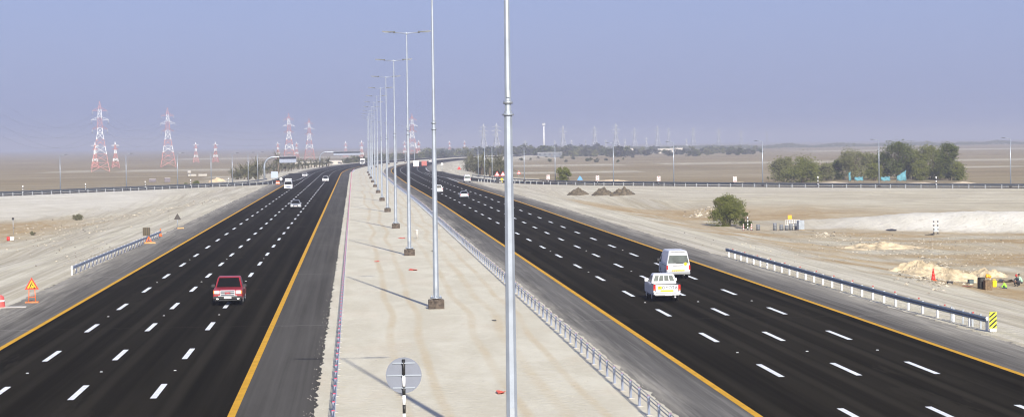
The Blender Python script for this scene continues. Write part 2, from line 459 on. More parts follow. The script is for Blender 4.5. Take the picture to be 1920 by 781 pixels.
strip('carriageway', 15.95, 30.75, 30, S1, .004, new_r, 'dark new asphalt carriageway of the departing traffic', nu=4)
strip('shoulder', -24.3, -19.65, 30, S1, 0, old_ll, 'grey sandy outer shoulder of the oncoming carriageway', (.45, 0), nu=2)
strip('shoulder', -5.15, -1.2, 30, S1, 0, old_in, 'grey inner shoulder between oncoming lanes and sandy median')
strip('shoulder', 12.0, 15.95, 30, S1, 0, old_rl, 'grey inner shoulder between sandy median and departing lanes')
strip('shoulder', 30.75, 34.9, 30, S1, 0, old_rr, 'grey sandy outer shoulder of the departing carriageway', (0, .45), nu=2)
def med(u, s, z): return road(u, s, z) if u < 9 else road(u, s, z)
strip('median', -1.75, 12.75, 30, S1, .014, median_material(), 'pale sandy median with wheel tracks between the carriageways', (.22, .22), nu=10)
def ramp_fn(P):
    L = [0.0]
    for a, b in zip(P, P[1:]): L.append(L[-1]+(b-a).length)
    def f(u, s, z=.03):
        for i in range(len(P)-1):
            if s <= L[i+1]+1e-6 or i == len(P)-2:
                t = (s-L[i])/(L[i+1]-L[i]); d = (P[min(i+2, len(P)-1)]-P[max(i-1, 0)]).normalized(); nrm = Vector((d.y, -d.x))
                p = P[i].lerp(P[i+1], t); q = p+nrm*u; return Vector((q.x, q.y, z))
    return f, L[-1]
rampR, LR = ramp_fn(RAMP_R); rampL, LL = ramp_fn(RAMP_L)
ramp_m = asphalt_material('ramp_asphalt', (.03, .028, .027), (.045, .042, .039), (), .4)
strip('ramp_road', -4.6, 4.6, 0, LR, .03, ramp_m, 'dark exit ramp curving away from the departing carriageway', fn=rampR, step=4)
strip('ramp_road', -4.6, 4.6, 0, LL, .03, ramp_m, 'dark entry ramp joining the oncoming carriageway', fn=rampL, step=4)
# painted lines
def paint_material(name, col, worn, thr):
    n = NT(name); O = n.mapping('Object', (1, 1, 1))
    c = n.mix(n.noise(O, 1.1, 5, .6, .3, .7), tuple(x*.86 for x in col), tuple(min(.82, x*1.08) for x in col))
    c = n.mix(n.math('MULTIPLY', n.noise(n.mapping('Object', (1.2, .22, 1)), 1.6, 8, .75, thr, thr+.12), .75), c, worn)
    return n.out(c)
white = paint_material('road_paint_white', (.70, .72, .75), (.22, .21, .20), .60)
yellow = paint_material('road_paint_yellow', (.56, .30, .018), (.16, .10, .04), .60)
b = MB()
def patch(b, ua, ub, s0, s1, z, fn=road, st=12.0):
    n = max(1, int(math.ceil((s1-s0)/st)))
    V = [fn(u, s0+(s1-s0)*k/n, z) for k in range(n+1) for u in (ua, ub)]
    b.add(V, [[2*k, 2*k+1, 2*k+3, 2*k+2] for k in range(n)])
P12, PR = 12.2, 12.4
for u in (-16.15, -12.55, -8.95):
    s = 80.6-2.0-4*P12
    while s < 1000: patch(b, u-.14, u+.14, s, s+4.0, .009); s += P12
for u in (19.7, 23.35, 27.05):
    s = 83.5-2.0-4*PR
    while s < 1000: patch(b, u-.14, u+.14, s, s+4.0, .009); s += PR
patch(b, 30.95, 31.2, 430, 700, .009)
for fn, L in ((rampR, LR), (rampL, LL)):
    patch(b, -4.0, -3.8, 40, L, .036, fn, 4); patch(b, 3.8, 4.0, 40, L, .036, fn, 4)
tag(b.build('lane_markings', white, recalc=False), 'white dashed lane lines painted on the dark carriageways', None, None, 'structure')
b = MB()
for u, sa in ((-19.65, 30), (-5.15, 30), (15.95, 30), (30.75, 30)):
    patch(b, u-.16, u+.16, sa, 430 if u in (-19.65, 30.75) else 1400, .009, road, 6)
tag(b.build('edge_lines', yellow, recalc=False), 'yellow edge lines along both sides of each carriageway', None, None, 'structure')
HAZE = 0.00023
# ------------------------------------------------------------------ shared materials
galv = mat('galvanised_steel', (.31, .345, .40), .42, .4, .16, 1.2)
galv_d = mat('galvanised_rail', (.33, .36, .40), .42, .5, .15, 3)
steel_b = mat('zinc_post', (.20, .23, .31), .5, .3, .15, 3)
sign_back = mat('sign_back_grey', (.165, .18, .225), .5, .1, .06, 2)
conc = mat('weathered_concrete', (.075, .058, .046), .95, 0, .65, 5, .5)
conc_pale = mat('pale_concrete', (.42, .40, .37), .9, 0, .15, 3)
blackp = mat('black_paint', (.012, .012, .012), .5)
whitep = mat('white_paint', (.80, .80, .80), .45, var=.05)
redp = mat('red_paint', (.55, .035, .03), .45, var=.15)
orangep = mat('orange_plastic', (.75, .14, .02), .5, var=.15)
yellowp = mat('yellow_sheet', (.80, .58, .01), .45)
fluoro = mat('fluorescent_yellow', (.80, .82, .03), .45)
alu = mat('bare_aluminium', (.42, .46, .52), .5, .35, .06, 2)
lampgrey = mat('lamp_housing', (.07, .075, .08), .5, .2)
wire = mat('steel_wire', (.17, .18, .22), .5, .5)
purplec = mat('reflector_cap', (.36, .07, .15), .5, var=.2)

# ------------------------------------------------------------------ tall lamp posts down the median
def arm_pole():
    r = thing('lamp_post', (0, 0, 0), 'tall double armed steel lamp post standing in sandy median', 'lamp post')
    b = MB(); b.box((0, 0, .08), (1.05, .95, 1.1), 0, 0, .04); b.box((.02, .0, .66), (.62, .62, .08), 0, 0, .02); b.build('concrete_base', conc, r)
    b = MB(); b.tube([(0, 0, .70), (0, 0, .78)], [.40, .40], 16); 
    for k in range(8):
        a = k*PI/4+.2; b.tube([(.32*math.cos(a), .32*math.sin(a), .72), (.32*math.cos(a), .32*math.sin(a), .92)], .022, 6)
    b.build('base_flange', galv, r)
    b = MB(); b.tube([(0, 0, .78), (0, 0, 12.1)], [.205, .150], 8, 0, False)
    b.tube([(0, 0, 11.95), (0, 0, 12.02)], .20, 12)
    pl = b.build('lower_mast', galv, r)
    b = MB(); b.box((0, -.19, 1.6), (.16, .03, .5), 0, 0, .01); b.build('access_door', galv_d, pl)
    b = MB(); b.tube([(0, 0, 12.1), (0, 0, 12.8), (0, 0, 21.9)], [.118, .112, .065], 8, 0, False)
    up = b.build('upper_mast', galv, r)
    b = MB(); b.tube([(0, 0, 12.35), (0, 0, 12.46)], .165, 12); b.box((.0, -.13, 12.7), (.1, .06, .25), 0); b.build('joint_collar', galv_d, up)
    b = MB(); b.tube([(-1.35, 0, 22.02), (0, 0, 21.93), (1.35, 0, 22.02)], .045, 8); b.tube([(0, 0, 21.8), (0, 0, 22.06)], .085, 8)
    b.build('cross_arm', galv, r)
    for sx in (-1, 1):
        V = [(sx*(1.25+a), w*.17*(1-.35*a), 22.02+.05*a+zz) for a in (0, .25, .95, 1.15) for w, zz in ((-1, 0), (1, 0), (.7, .11), (-.7, .11))]
        F = [[i*4+k, i*4+(k+1) % 4, i*4+4+(k+1) % 4, i*4+4+k] for i in range(3) for k in range(4)] + [[3, 2, 1, 0], [12, 13, 14, 15]]
        b = MB(); b.add(V, F); b.box((sx*1.22, 0, 22.05), (.2, .3, .2), 0, 0, .03); h = b.build('lamp_head', galv_d if sx > 9 else lampgrey, r)
        b = MB(); b.box((sx*1.85, 0, 22.025), (.7, .2, .05), 0, 0, .015); b.build('lens', galv, h)
    return r
proto = arm_pole()
for k in range(20):
    s = 52.0 + 48.4*k; p = road(5.35, s, 0)
    lab = 'tall double armed lamp post in the median, nearest the camera, only its mast in view' if k == 0 else \
          f'tall double armed lamp post in the sandy median, {ORD[k+1]} in line from the camera'
    if k == 0: proto.location = p; proto['label'] = lab; proto['group'] = 'lamp posts down the median'; o = proto
    else: o = dup(proto, p, lab, 'lamp posts down the median')
    o.rotation_euler.z = -math.atan((curve_c(s+5)-curve_c(s-5))/10/K) + (rnd()-.5)*.01
    o.rotation_euler.y = (rnd()-.5)*.002

# ------------------------------------------------------------------ wire rope barriers
def cable_barrier(u, label, s0=44.0, s1=640.0, flip=1, capmat=purplec):
    root = thing('cable_barrier', road(u, s0), label, 'cable barrier', 'wire rope barriers of the median')
    base = Vector(root.location)
    me = None; far = MB(); s = s0; k = 0
    def post(b, at, s, lean):
        x, y, z = at; w = .10
        b.box((x, y, z+.39), (w, .12, .78), 0)
        b.box((x, y, z+.785), (w+.01, .11, .06), 1)
        b.box((x, y, z+.01), (.3, .3, .05), 2)
    while s < s1:
        p = road(u, s)-base
        if k < 100:
            if me is None:
                b = MB(); post(b, (0, 0, 0), 0, 0); o = b.build('post', [steel_b, capmat, conc_pale], root); me = o.data
            else:
                o = bpy.data.objects.new('post', me); COL.objects.link(o); o.parent = root
            o.location = p; o.rotation_euler = ((rnd()-.5)*.03, (rnd()-.5)*.05, (rnd()-.5)*.1)
        else: post(far, p, s, 0)
        k += 1; s += 2.0
    o = far.build('post', [steel_b, capmat, conc_pale], root); o['kind'] = 'stuff'
    for i, z in enumerate((.50, .60, .69, .76)):
        b = MB(); b.tube([road(u+(.04 if i % 2 else -.04), s0-6+6*j, z)-base for j in range(int((s1-s0)/6))], .016, 5); b.build('rope', wire, root)
cable_barrier(-.95, 'wire rope barrier with red capped posts beside the oncoming traffic', capmat=mat('reflector_cap_red', (.50, .05, .10), .5))
cable_barrier(11.7, 'wire rope barrier with grey posts beside the departing traffic', capmat=mat('reflector_cap_dull', (.22, .13, .19), .5))

# ------------------------------------------------------------------ W beam guardrails
rail_post_w = mat('guardrail_post', (.62, .64, .67), .45, .25, .1, 3)
def wprofile(side):
    return [(side*(.02+.075*abs(math.sin(k/8*2*PI))), -.155+.31*k/8) for k in range(9)]
def guardrail(name_label, pts, side, gap=2.0, group=None, blocks=None, hgt=.62, pm=None, beam=None):
    """pts: ground points in order; side = lateral sign of the face relative to travel along pts (+1 right)."""
    L = [0.0]
    for a, c in zip(pts, pts[1:]): L.append(L[-1]+(c-a).length)
    root = thing('guardrail', pts[0], name_label, 'guardrail', group); base = Vector(pts[0])
    def pos(d):
        i = max(0, min(len(L)-2, next((j for j in range(len(L)-1) if d <= L[j+1]), len(L)-2)))
        t = (d-L[i])/(L[i+1]-L[i]); q = pts[i].lerp(pts[i+1], t); dd = (pts[i+1]-pts[i]).normalized(); return q-base, Vector((dd.y, -dd.x, 0)), math.atan2(dd.y, dd.x)
    prof = wprofile(1); V, F = [], []; N = max(2, int(L[-1]/2)); n = len(prof)
    for k in range(N+1):
        q, nr, _ = pos(L[-1]*k/N)
        for a, z in prof: V.append(q+nr*side*(a+.10)+Vector((0, 0, hgt+z)))
        for a, z in prof[::-1]: V.append(q+nr*side*(a+.085)+Vector((0, 0, hgt+z)))
    m2 = 2*n
    for k in range(N):
        for i in range(m2): F.append([k*m2+i, k*m2+(i+1) % m2, (k+1)*m2+(i+1) % m2, (k+1)*m2+i])
    F += [list(range(m2))[::-1], [N*m2+i for i in range(m2)]]
    b = MB(); b.add(V, F); b.build('rail', beam or galv_d, root)
    me = None; d = .3; cnt = 0; far = MB()
    while d < L[-1]:
        q, nr, a = pos(d)
        if cnt < 100:
            if me is None:
                b = MB(); b.box((0, 0, hgt/2+.04), (.14, .13, hgt+.22)); o = b.build('post', pm or rail_post_w, root); me = o.data
                b2 = MB(); b2.box((0, -.09 if side > 0 else .09, hgt), (.12, .09, .3)); bl = b2.build('spacer_block', galv_d, o); bme = bl.data
            else:
                o = bpy.data.objects.new('post', me); COL.objects.link(o); o.parent = root
                bl = bpy.data.objects.new('spacer_block', bme); COL.objects.link(bl); bl.parent = o
            o.location = q; o.rotation_euler.z = a + (rnd()-.5)*.04
        else: far.box((q.x, q.y, q.z+hgt/2), (.14, .13, hgt+.22), 0, a)
        cnt += 1; d += gap
    if far.v: o = far.build('post', pm or rail_post_w, root); o['kind'] = 'stuff'
    return root
def reflectors(root, pts, side, n):
    for k in range(n):
        q = pts[0].lerp(pts[-1], (k+.5)/n)-pts[0]
        b = MB(); b.box((q.x+side*.0, q.y, .80), (.10, .05, .09)); b.build('reflector', mat('reflector_red', (.35, .06, .05), .4), root)
def on_ground(p, dz=0): return Vector((p.x, p.y, terrain(p.x, p.y)+dz))
gr_near = guardrail('galvanised guardrail on white posts along the departing traffic, striped marker at its end',
          [Vector((35.95, 84.3*K, 0)), Vector((35.45, 96*K, 0)), Vector((35.35, 142*K, 0))], -1, 3.5, beam=mat('guardrail_beam_dark', (.15, .18, .215), .5, .4, .2, 2.5))
guardrail('short galvanised guardrail on the sand beside the oncoming traffic', [Vector((-24.7, 132.2*K, 0)), Vector((-24.5, 150*K, 0)), Vector((-23.9, 186*K, 0))], 1, 3.2)
reflectors(gr_near, [Vector((35.95, 84.3*K, 0)), Vector((35.35, 142*K, 0))], -1, 14)
b = MB()
for yy in (1.1, 2.2, 3.5, 5.1): b.box((.05-.025*yy, yy*K, .40), (.10, .09, .86))
b.build('end_brace', galv_d, gr_near)
# end posts doubled under the striped marker
t = thing('hazard_marker', (36.0, 83.8*K, 0), 'yellow and black diagonally striped marker panel on the near guardrail end', 'marker')
b = MB(); b.tube([(0, .04, -.1), (0, .04, .95)], .04, 8); b.build('post', galv, t)
b = MB(); b.box((0, -.01, .66), (.42, .02, .92)); pn = b.build('panel', fluoro, t)
b = MB()
w, h0, h1 = .205, .215, 1.105
for k in range(-2, 5):
    z = h0 + .02 + k*.26; Q = [(-w, z), (w, z+.36), (w, z+.49), (-w, z+.13)]
    for lim, up in ((h0, 1), (h1, 0)):
        R_ = []
        for i in range(len(Q)):
            A, B_ = Q[i], Q[(i+1) % len(Q)]
            ia = A[1] >= lim if up else A[1] <= lim; ib = B_[1] >= lim if up else B_[1] <= lim
            if ia: R_.append(A)
            if ia != ib: tt = (lim-A[1])/(B_[1]-A[1]); R_.append((A[0]+(B_[0]-A[0])*tt, lim))
        Q = R_
        if not Q: break
    if len(Q) >= 3: b.prism(Q, -.028, -.0205)
b.build('stripes', blackp, pn)
b = MB(); b.box((0, .02, .08), (.34, .2, .16)); b.build('foot', whitep, t)
# ramp guardrails
def ramp_pts(fn, L, u, a, c):
    n = int((c-a)/6); return [on_ground(fn(u, a+(c-a)*k/n)) for k in range(n+1)]
lenR = LR; lenL = LL
post_r = mat('ramp_rail_post', (.42, .44, .47), .5, .2, .2, 3)
beam_r = mat('guardrail_beam_weathered', (.11, .125, .15), .5, .35, .2, 2.5)
guardrail('guardrail on the near edge of the exit ramp curving to the right', ramp_pts(rampR, LR, 5.6, 168*K, LR), -1, 4.0, 'guardrails along the ramps', beam=beam_r, pm=post_r)
guardrail('guardrail on the far edge of the exit ramp below the lamp posts', ramp_pts(rampR, LR, -5.6, 105*K, LR), 1, 4.0, 'guardrails along the ramps', beam=beam_r, pm=post_r)
guardrail('guardrail on the near edge of the entry ramp left of the motorway', ramp_pts(rampL, LL, -5.6, 165*K, LL), 1, 4.0, 'guardrails along the ramps', beam=beam_r, pm=post_r)
guardrail('guardrail on the far edge of the entry ramp behind the pale embankment', ramp_pts(rampL, LL, 5.6, 120*K, LL), -1, 4.0, 'guardrails along the ramps', beam=beam_r, pm=post_r)

# ------------------------------------------------------------------ round sign seen from behind
d = ray(757, 703); q = d*(51.0*K/d.y); sp = Vector((q.x, q.y, CAMH+q.z))
t = thing('round_sign', (sp.x, sp.y, 0), 'round grey sign seen from behind on a black and white banded post', 'road sign')
R_ = .61
b = MB(); b.tube([(0, .06, sp.z), (0, .085, sp.z)], R_, 48, 0, False); b.build('disc', sign_back, t)
b = MB(); b.tube([(0, .0855, sp.z), (0, .09, sp.z)], R_-.01, 48, 0, False); b.build('front_face', whitep, t)
for dz, ww in ((.42, .38), (0, .58), (-.42, .38)):
    b = MB(); b.box((0, .045, sp.z+dz), (ww*2, .03, .045)); b.box((0, .0, sp.z+dz), (.14, .1, .035)); b.build('stiffener', galv, t)
b = MB(); zt = sp.z+.55; zz = zt; k = 0
bands = [.56, .36, .30, .32, .30, .32, .30, .32, .30, .32, .30, .4]
for k, hh in enumerate(bands):
    if zz-hh < -.3: hh = zz+.3
    b.tube([(0, 0, zz-hh), (0, 0, zz)], .055, 12, 0 if k % 2 == 0 else 1); zz -= hh
    if zz <= -.3: break
b.build('post', [blackp, whitep], t)

# ------------------------------------------------------------------ litter on the median
def scrap(px, py, w, h, M, label, name, cat, seed):
    p = at(px, py); r = random.Random(seed); n = 9; V, F = [(0, 0, .16*h)], []
    for k in range(n):
        a = 2*PI*k/n; q = .6+.5*r.random(); V.append((w*.5*q*math.cos(a), w*1.2*q*math.sin(a), .02+h*.5*r.random()))
    V += [(v[0], v[1], v[2]-.02) for v in V]
    for k in range(n): F.append([0, 1+k, 1+(k+1) % n]); F.append([n+1, n+2+(k+1) % n, n+2+k]); F.append([1+k, n+2+k, n+2+(k+1) % n, 1+(k+1) % n])
    b = MB(); b.add(V, F); o = b.build(name, M); o.location = (p.x, p.y, .014); tag(o, label, cat); return o
redscrap = mat('faded_red_sheet', (.62, .10, .05), .6, var=.25, scale=3)
scrap(754, 447, 1.0, .16, redscrap, 'red plastic sheet scrap on the sand beside the third visible lamp post', 'plastic_scrap', 'litter', 3)
scrap(775, 507, .9, .2, redscrap, 'orange red crumpled sheet on the sand between two lamp posts', 'plastic_scrap', 'litter', 4)
scrap(707, 491, .5, .12, redscrap, 'tiny red rag on the sand left of the lamp post foot', 'plastic_scrap', 'litter', 5)
scrap(938, 738, .5, .2, redscrap, 'red folded rag on the sand just left of the nearest mast', 'plastic_scrap', 'litter', 6)
scrap(927, 602, .35, .1, blackp, 'small black rubber scrap on the sand left of the nearest mast', 'rubber_scrap', 'litter', 8)
scrap(811, 471, .4, .1, blackp, 'small black scrap on sand right of a lamp post foot', 'rubber_scrap', 'litter', 9)
p = at(782, 448)
t = thing('marker_post', (p.x, p.y, 0), 'pale tubular marker post standing on the median sand beside red scraps', 'marker post')
b = MB(); b.tube([(0, 0, 0), (0, 0, 1.0)], .14, 12); b.build('tube', conc_pale, t)
b = MB(); b.tube([(0, 0, 1.0), (0, 0, 1.06)], .16, 12); b.build('cap', whitep, t)
# road studs
stud_m = mat('road_stud', (.55, .56, .58), .4, .1)
b = MB(); b.prism([(-.07, 0), (.07, 0), (.045, .028), (-.045, .028)], -.06, .06); st0 = None
for us in ((-16.15, -12.55, -8.95), (19.7, 23.35, 27.05)):
    for u in us:
        s = (80.6 if u < 0 else 83.5) + 6.1 - 3*(P12 if u < 0 else PR)
        while s < 170:
            if st0 is None: st0 = b.build('road_stud', stud_m); o = st0
            else: o = st0.copy(); COL.objects.link(o)
            o.location = road(u, s, .009); tag(o, 'small pale reflective stud set on the lane line between two dashes', 'road stud', 'reflective studs between the lane dashes')
            s += 2*(P12 if u < 0 else PR)

# ------------------------------------------------------------------ single arm lamp posts behind the ramps
def lamp_small(h=10.0):
    r = thing('ramp_lamp_post', (0, 0, 0), 'slim single arm lamp post standing behind the ramp guardrail', 'lamp post')
    b = MB(); b.box((0, 0, .1), (.6, .6, .5), 0, 0, .03); b.build('concrete_base', conc, r)
    b = MB(); b.tube([(0, 0, .3), (0, 0, h)], [.15, .085], 8); b.build('mast', galv, r)
    b = MB(); b.tube([(0, 0, h-.1), (-.5, -.1, h+.12), (-1.3, -.25, h+.2)], .05, 6); b.build('arm', galv, r)
    b = MB(); b.prism([(-2.0, h+.18), (-1.2, h+.13), (-1.2, h+.27), (-1.9, h+.26)], -.4, -.1); b.build('lamp_head', lampgrey, r)
    return r
lp = None
def ramp_x(fn, L, u, px):
    """The point of the ramp's edge that stands in image column px."""
    best = None
    d = ray(px, 345); n = Vector((d.y, -d.x))
    prev = None
    for k in range(int(L)):
        p = fn(u, k); v = p.x*n.x+p.y*n.y
        if prev is not None and prev*v <= 0 and p.y > 100: best = p
        prev = v
    return on_ground(best)
LEFTP = [115, 239, 334, 398, 437, 466, 484]; RIGHTP = [897, 909, 923, 982, 1041, 1150, 1260, 1427, 1646, 1888]
for i, px in enumerate(LEFTP):
    p = ramp_x(rampL, LL, 6.6, px); lab = f'slim lamp post behind the entry ramp guardrail, {ORD[i+1]} from the left end'
    if lp is None: lp = lamp_small(); lp.location = p; lp['label'] = lab; lp['group'] = 'lamp posts along the ramps'; lp.scale = (1, 1, .93); lp.rotation_euler.z = PI*.9
    else: dup(lp, p, lab, None, PI*.9, (1, 1, .93 if i < 4 else .9))
for i, px in enumerate(RIGHTP):
    p = ramp_x(rampR, LR, -6.6, px)
    dup(lp, p, f'slim lamp post behind the exit ramp guardrail, {ORD[len(RIGHTP)-i]} from the right end', None, -.25, (1, 1, 1.06 if i > 4 else .98))

# ------------------------------------------------------------------ banded delineators and chevron panels on the ramps
def banded(b, h, r=.07, n=5, m0=0, m1=1, x=0, y=0, z0=0):
    for k in range(n): b.tube([(x, y, z0+h*k/n), (x, y, z0+h*(k+1)/n)], r, 8, m0 if k % 2 == 0 else m1)
def delineator(loc, h, label, mats=None, r=.08, n=6):
    t = thing('delineator', loc, label, 'delineator', 'banded marker posts along the ramps')
    b = MB(); banded(b, h, r, n); b.build('post', mats or [blackp, whitep], t)
    b = MB(); b.box((0, 0, h+.04), (r*2.6, .06, .14)); b.build('reflector', whitep, t)
    return t
for i, px in enumerate((44, 162, 273, 361, 429)):
    delineator(ramp_x(rampL, LL, 4.9, px), 1.9, f'black and white banded marker post on the entry ramp, {ORD[i+1]} from the left', n=6, r=.1)
for px, lab in ((1533, 'banded marker post on the exit ramp left of the tree grove'), (1750, 'black and white banded marker post in front of the tree grove')):
    delineator(ramp_x(rampR, LR, -4.9, px), 2.2, lab, r=.11)
def chevron(loc, label):
    t = thing('chevron_sign', loc, label, 'road sign', 'chevron panels on the exit ramp')
    b = MB(); banded(b, .9, .08, 3); b.build('post', [blackp, whitep], t)
    b = MB(); b.box((0, .05, 1.55), (.85, .04, 1.25)); p = b.build('panel', whitep, t)
    b = MB()
    for s in (-1, 0, 1):
        zc = 1.55+s*.44
        b.prism([(-.36, zc-.02), (.0, zc+.17), (.36, zc-.02), (.36, zc-.2), (0, zc-.01), (-.36, zc-.2)], .022, .03)
    b.build('chevrons', redp, p); return t
for i, px in enumerate((1026, 1120, 1235, 1374)):
    chevron(ramp_x(rampR, LR, -4.9, px), f'white panel with red chevrons on the exit ramp, {ORD[i+1]} from the left')
p = ramp_x(rampR, LR, -5.2, 1087)
bluep = mat('sign_blue', (.10, .30, .62), .45)
t = thing('blue_sign', p, 'small pale blue triangular sign on the exit ramp beside the pointed tree', 'road sign')
b = MB(); b.tube([(0, 0, 0), (0, 0, 1.6)], .05, 8); b.build('post', galv, t)
b = MB(); b.prism([(-.75, 1.0), (.75, 1.0), (.2, 2.0), (-.1, 2.1)], -.07, -.05); b.build('panel', bluep, t)

# ------------------------------------------------------------------ exit nose: crash cushion and its two warning signs
def tri_sign(loc, label, face, border, side=1.0, zc=1.5, rz=0.0, back=False, frame=False, mark=None, name='warning_sign'):
    t = thing(name, loc, label, 'road sign', rz=rz)
    h = side*.866
    def tri(s_): return [(-side/2*s_, -h/3*s_), (side/2*s_, -h/3*s_), (0, 2*h/3*s_)]
    b = MB()
    if frame:
        b.tube([(-.25, .1, 0), (-.2, .06, zc-h/3+.1)], .03, 6); b.tube([(.25, .1, 0), (.2, .06, zc-h/3+.1)], .03, 6); b.tube([(-.25, .1, .45), (.25, .1, .45)], .025, 6)
    else: b.tube([(0, .06, 0), (0, .06, zc+.3*h)], .045, 8)
    b.build('stand' if frame else 'post', galv if not frame else orangep, t)
    b = MB(); b.prism([(x, z+zc) for x, z in tri(1)], 0, .02); pl = b.build('plate', border, t)
    if not back:
        b = MB(); b.prism([(x, z+zc) for x, z in tri(.66)], -.008, -.001); fc = b.build('face', face, pl)
        if mark: mark(fc, zc)
    return t
g = at(937, 343)
gx = Vector((g.x, g.y, 0))
def bang(fc, zc):
    b = MB(); b.prism([(-.09, zc-.02), (.09, zc-.02), (.12, zc+.32), (-.12, zc+.32)], -.016, -.009); b.prism([(-.1, zc-.2), (.1, zc-.2), (.1, zc-.08), (-.1, zc-.08)], -.016, -.009)
    b.build('mark', blackp, fc)
for dx, lab in ((-.65, 'red bordered triangular warning sign at the exit nose, left one of the pair'), (.95, 'red bordered triangular warning sign at the exit nose, right one of the pair')):
    tri_sign(gx+Vector((dx, .6, 0)), lab, whitep, redp, 1.6, 2.35, mark=bang)
t = thing('crash_cushion', gx, 'black and yellow crash cushion box at the nose of the exit ramp', 'crash cushion')
b = MB(); b.box((0, 0, .7), (1.9, 1.6, 1.4), 0, 0, .08); b.build('box', mat('black_rubber', (.02, .02, .022), .7), t)
b = MB(); b.box((.55, -.82, .8), (.6, .03, 1.1)); b.build('reflective_panel', yellowp, t)
b = MB(); banded(b, 1.5, .12, 4, 1, 0, 0, -.95); b.build('banded_post', [blackp, whitep], t)
b = MB(); b.box((0, 2.6, .55), (1.5, 3.4, 1.0), 0, 0, .06); b.build('rear_bay', galv_d, t)
p = at(861, 330); 
tri_sign(p, 'red triangular warning sign by the palms beyond the exit lane', redp, redp, 1.3, 2.6, mark=None)
tri_sign(at(947, 341)+Vector((6, 30, 0)), 'triangular warning sign behind the nearest mast by the palms', whitep, redp, 1.2, 2.2, mark=bang)
p = at(829, 326)
t = thing('small_sign', p, 'small pale rectangular sign on the sand far up the right roadside', 'road sign')
b = MB(); b.tube([(0, 0, 0), (0, 0, 3.4)], .07, 6); b.build('post', galv, t)
b = MB(); b.box((0, -.08, 3.6), (.8, .05, .9)); b.build('panel', whitep, t)

# ------------------------------------------------------------------ cantilever sign gantries over the oncoming lanes
boxdark = mat('gantry_lightbox', (.05, .052, .058), .5)
def gantry(foot, height, arm, x0, panel_h, label):
    t = thing('sign_gantry', foot, label, 'sign gantry', 'cantilever sign gantries')
    R = 3.0; pts = [(0, 0, 0), (0, 0, height-R)] + [(R*(1-math.cos(a)), 0, height-R+R*math.sin(a)) for a in [PI/2*k/6 for k in range(1, 7)]] + [(arm, 0, height+.15)]
    b = MB(); b.tube(pts, [.36, .33]+[.29]*6+[.17], 12); b.build('mast', galv, t)
    b = MB(); b.box((0, 0, .1), (1.4, 1.4, .5), 0, 0, .04); b.build('concrete_base', conc_pale, t)
    b = MB(); b.box(((x0+arm)/2, -.55, height+.0), (arm-x0, .5, .26)); b.build('walkway', boxdark, t)
    b = MB(); b.box(((x0+arm)/2, .28, height-panel_h/2), (arm-x0, .06, panel_h)); pn = b.build('sign_panel', mat('gantry_panel', (.25, .28, .36), .5, .1), t)
    b = MB(); n = int((arm-x0)/1.3)
    for k in range(n+1): b.box((x0+.15+(arm-x0-.3)*k/n, .2, height-panel_h/2), (.05, .05, panel_h))
    b.build('panel_ribs', MATS['gantry_panel'], pn)
    for k in range(n): 
        if k % 2 == 0:
            b = MB(); b.box((x0+.8+(arm-x0-1.2)*k/max(1, n-1), -.1, height-panel_h-.12), (.5, .35, .2), 0, 0, .03); b.build('floodlight', lampgrey, t)
g1 = at(496, 337); gantry(g1, 7.4, 10.4, 4.9, 1.9, 'nearer cantilever sign gantry with curved mast left of the motorway')
g2 = at(600, 312.5); gantry(Vector((g2.x, g2.y, 0)), 7.5, 21.0, 7.0, 1.7, 'farther cantilever sign gantry reaching over the oncoming lanes')
p = at(515, 342)
t = thing('board_sign', p, 'small pale blue board sign on posts beside the nearer gantry', 'road sign')
for sx in (-.7, .7):
    b = MB(); b.tube([(sx, .05, 0), (sx, .05, 3.3)], .05, 6); b.build('post', galv, t)
b = MB(); b.box((0, 0, 2.35), (2.1, .04, 1.9)); b.build('panel', mat('pale_blue_back', (.36, .42, .52), .5, .1), t)
p = at(527, 343)
t = thing('round_sign', p, 'little round white sign on a post where the entry ramp merges', 'road sign')
b = MB(); b.tube([(0, .03, 0), (0, .03, 1.4)], .05, 6); b.build('post', galv, t)
b = MB(); b.tube([(0, -.02, 1.2), (0, .0, 1.2)], .42, 16); b.build('disc', whitep, t)
for k, px in enumerate((519, 522.5)):
    p = at(px, 346)
    t = thing('traffic_drum', p, f'orange and white banded drum at the entry ramp merge, {("left","right")[k]} one', 'traffic drum', 'drums at the ramp merge')
    b = MB(); b.tube([(0, 0, 0), (0, 0, .35)], [.32, .3], 12); b.tube([(0, 0, .35), (0, 0, .7)], [.3, .28], 12, 1); b.tube([(0, 0, .7), (0, 0, 1.05)], [.28, .24], 12); b.build('body', [orangep, whitep], t)
    b = MB(); b.box((0, 0, .03), (.8, .8, .06), 0, 0, .01); b.build('foot', blackp, t)

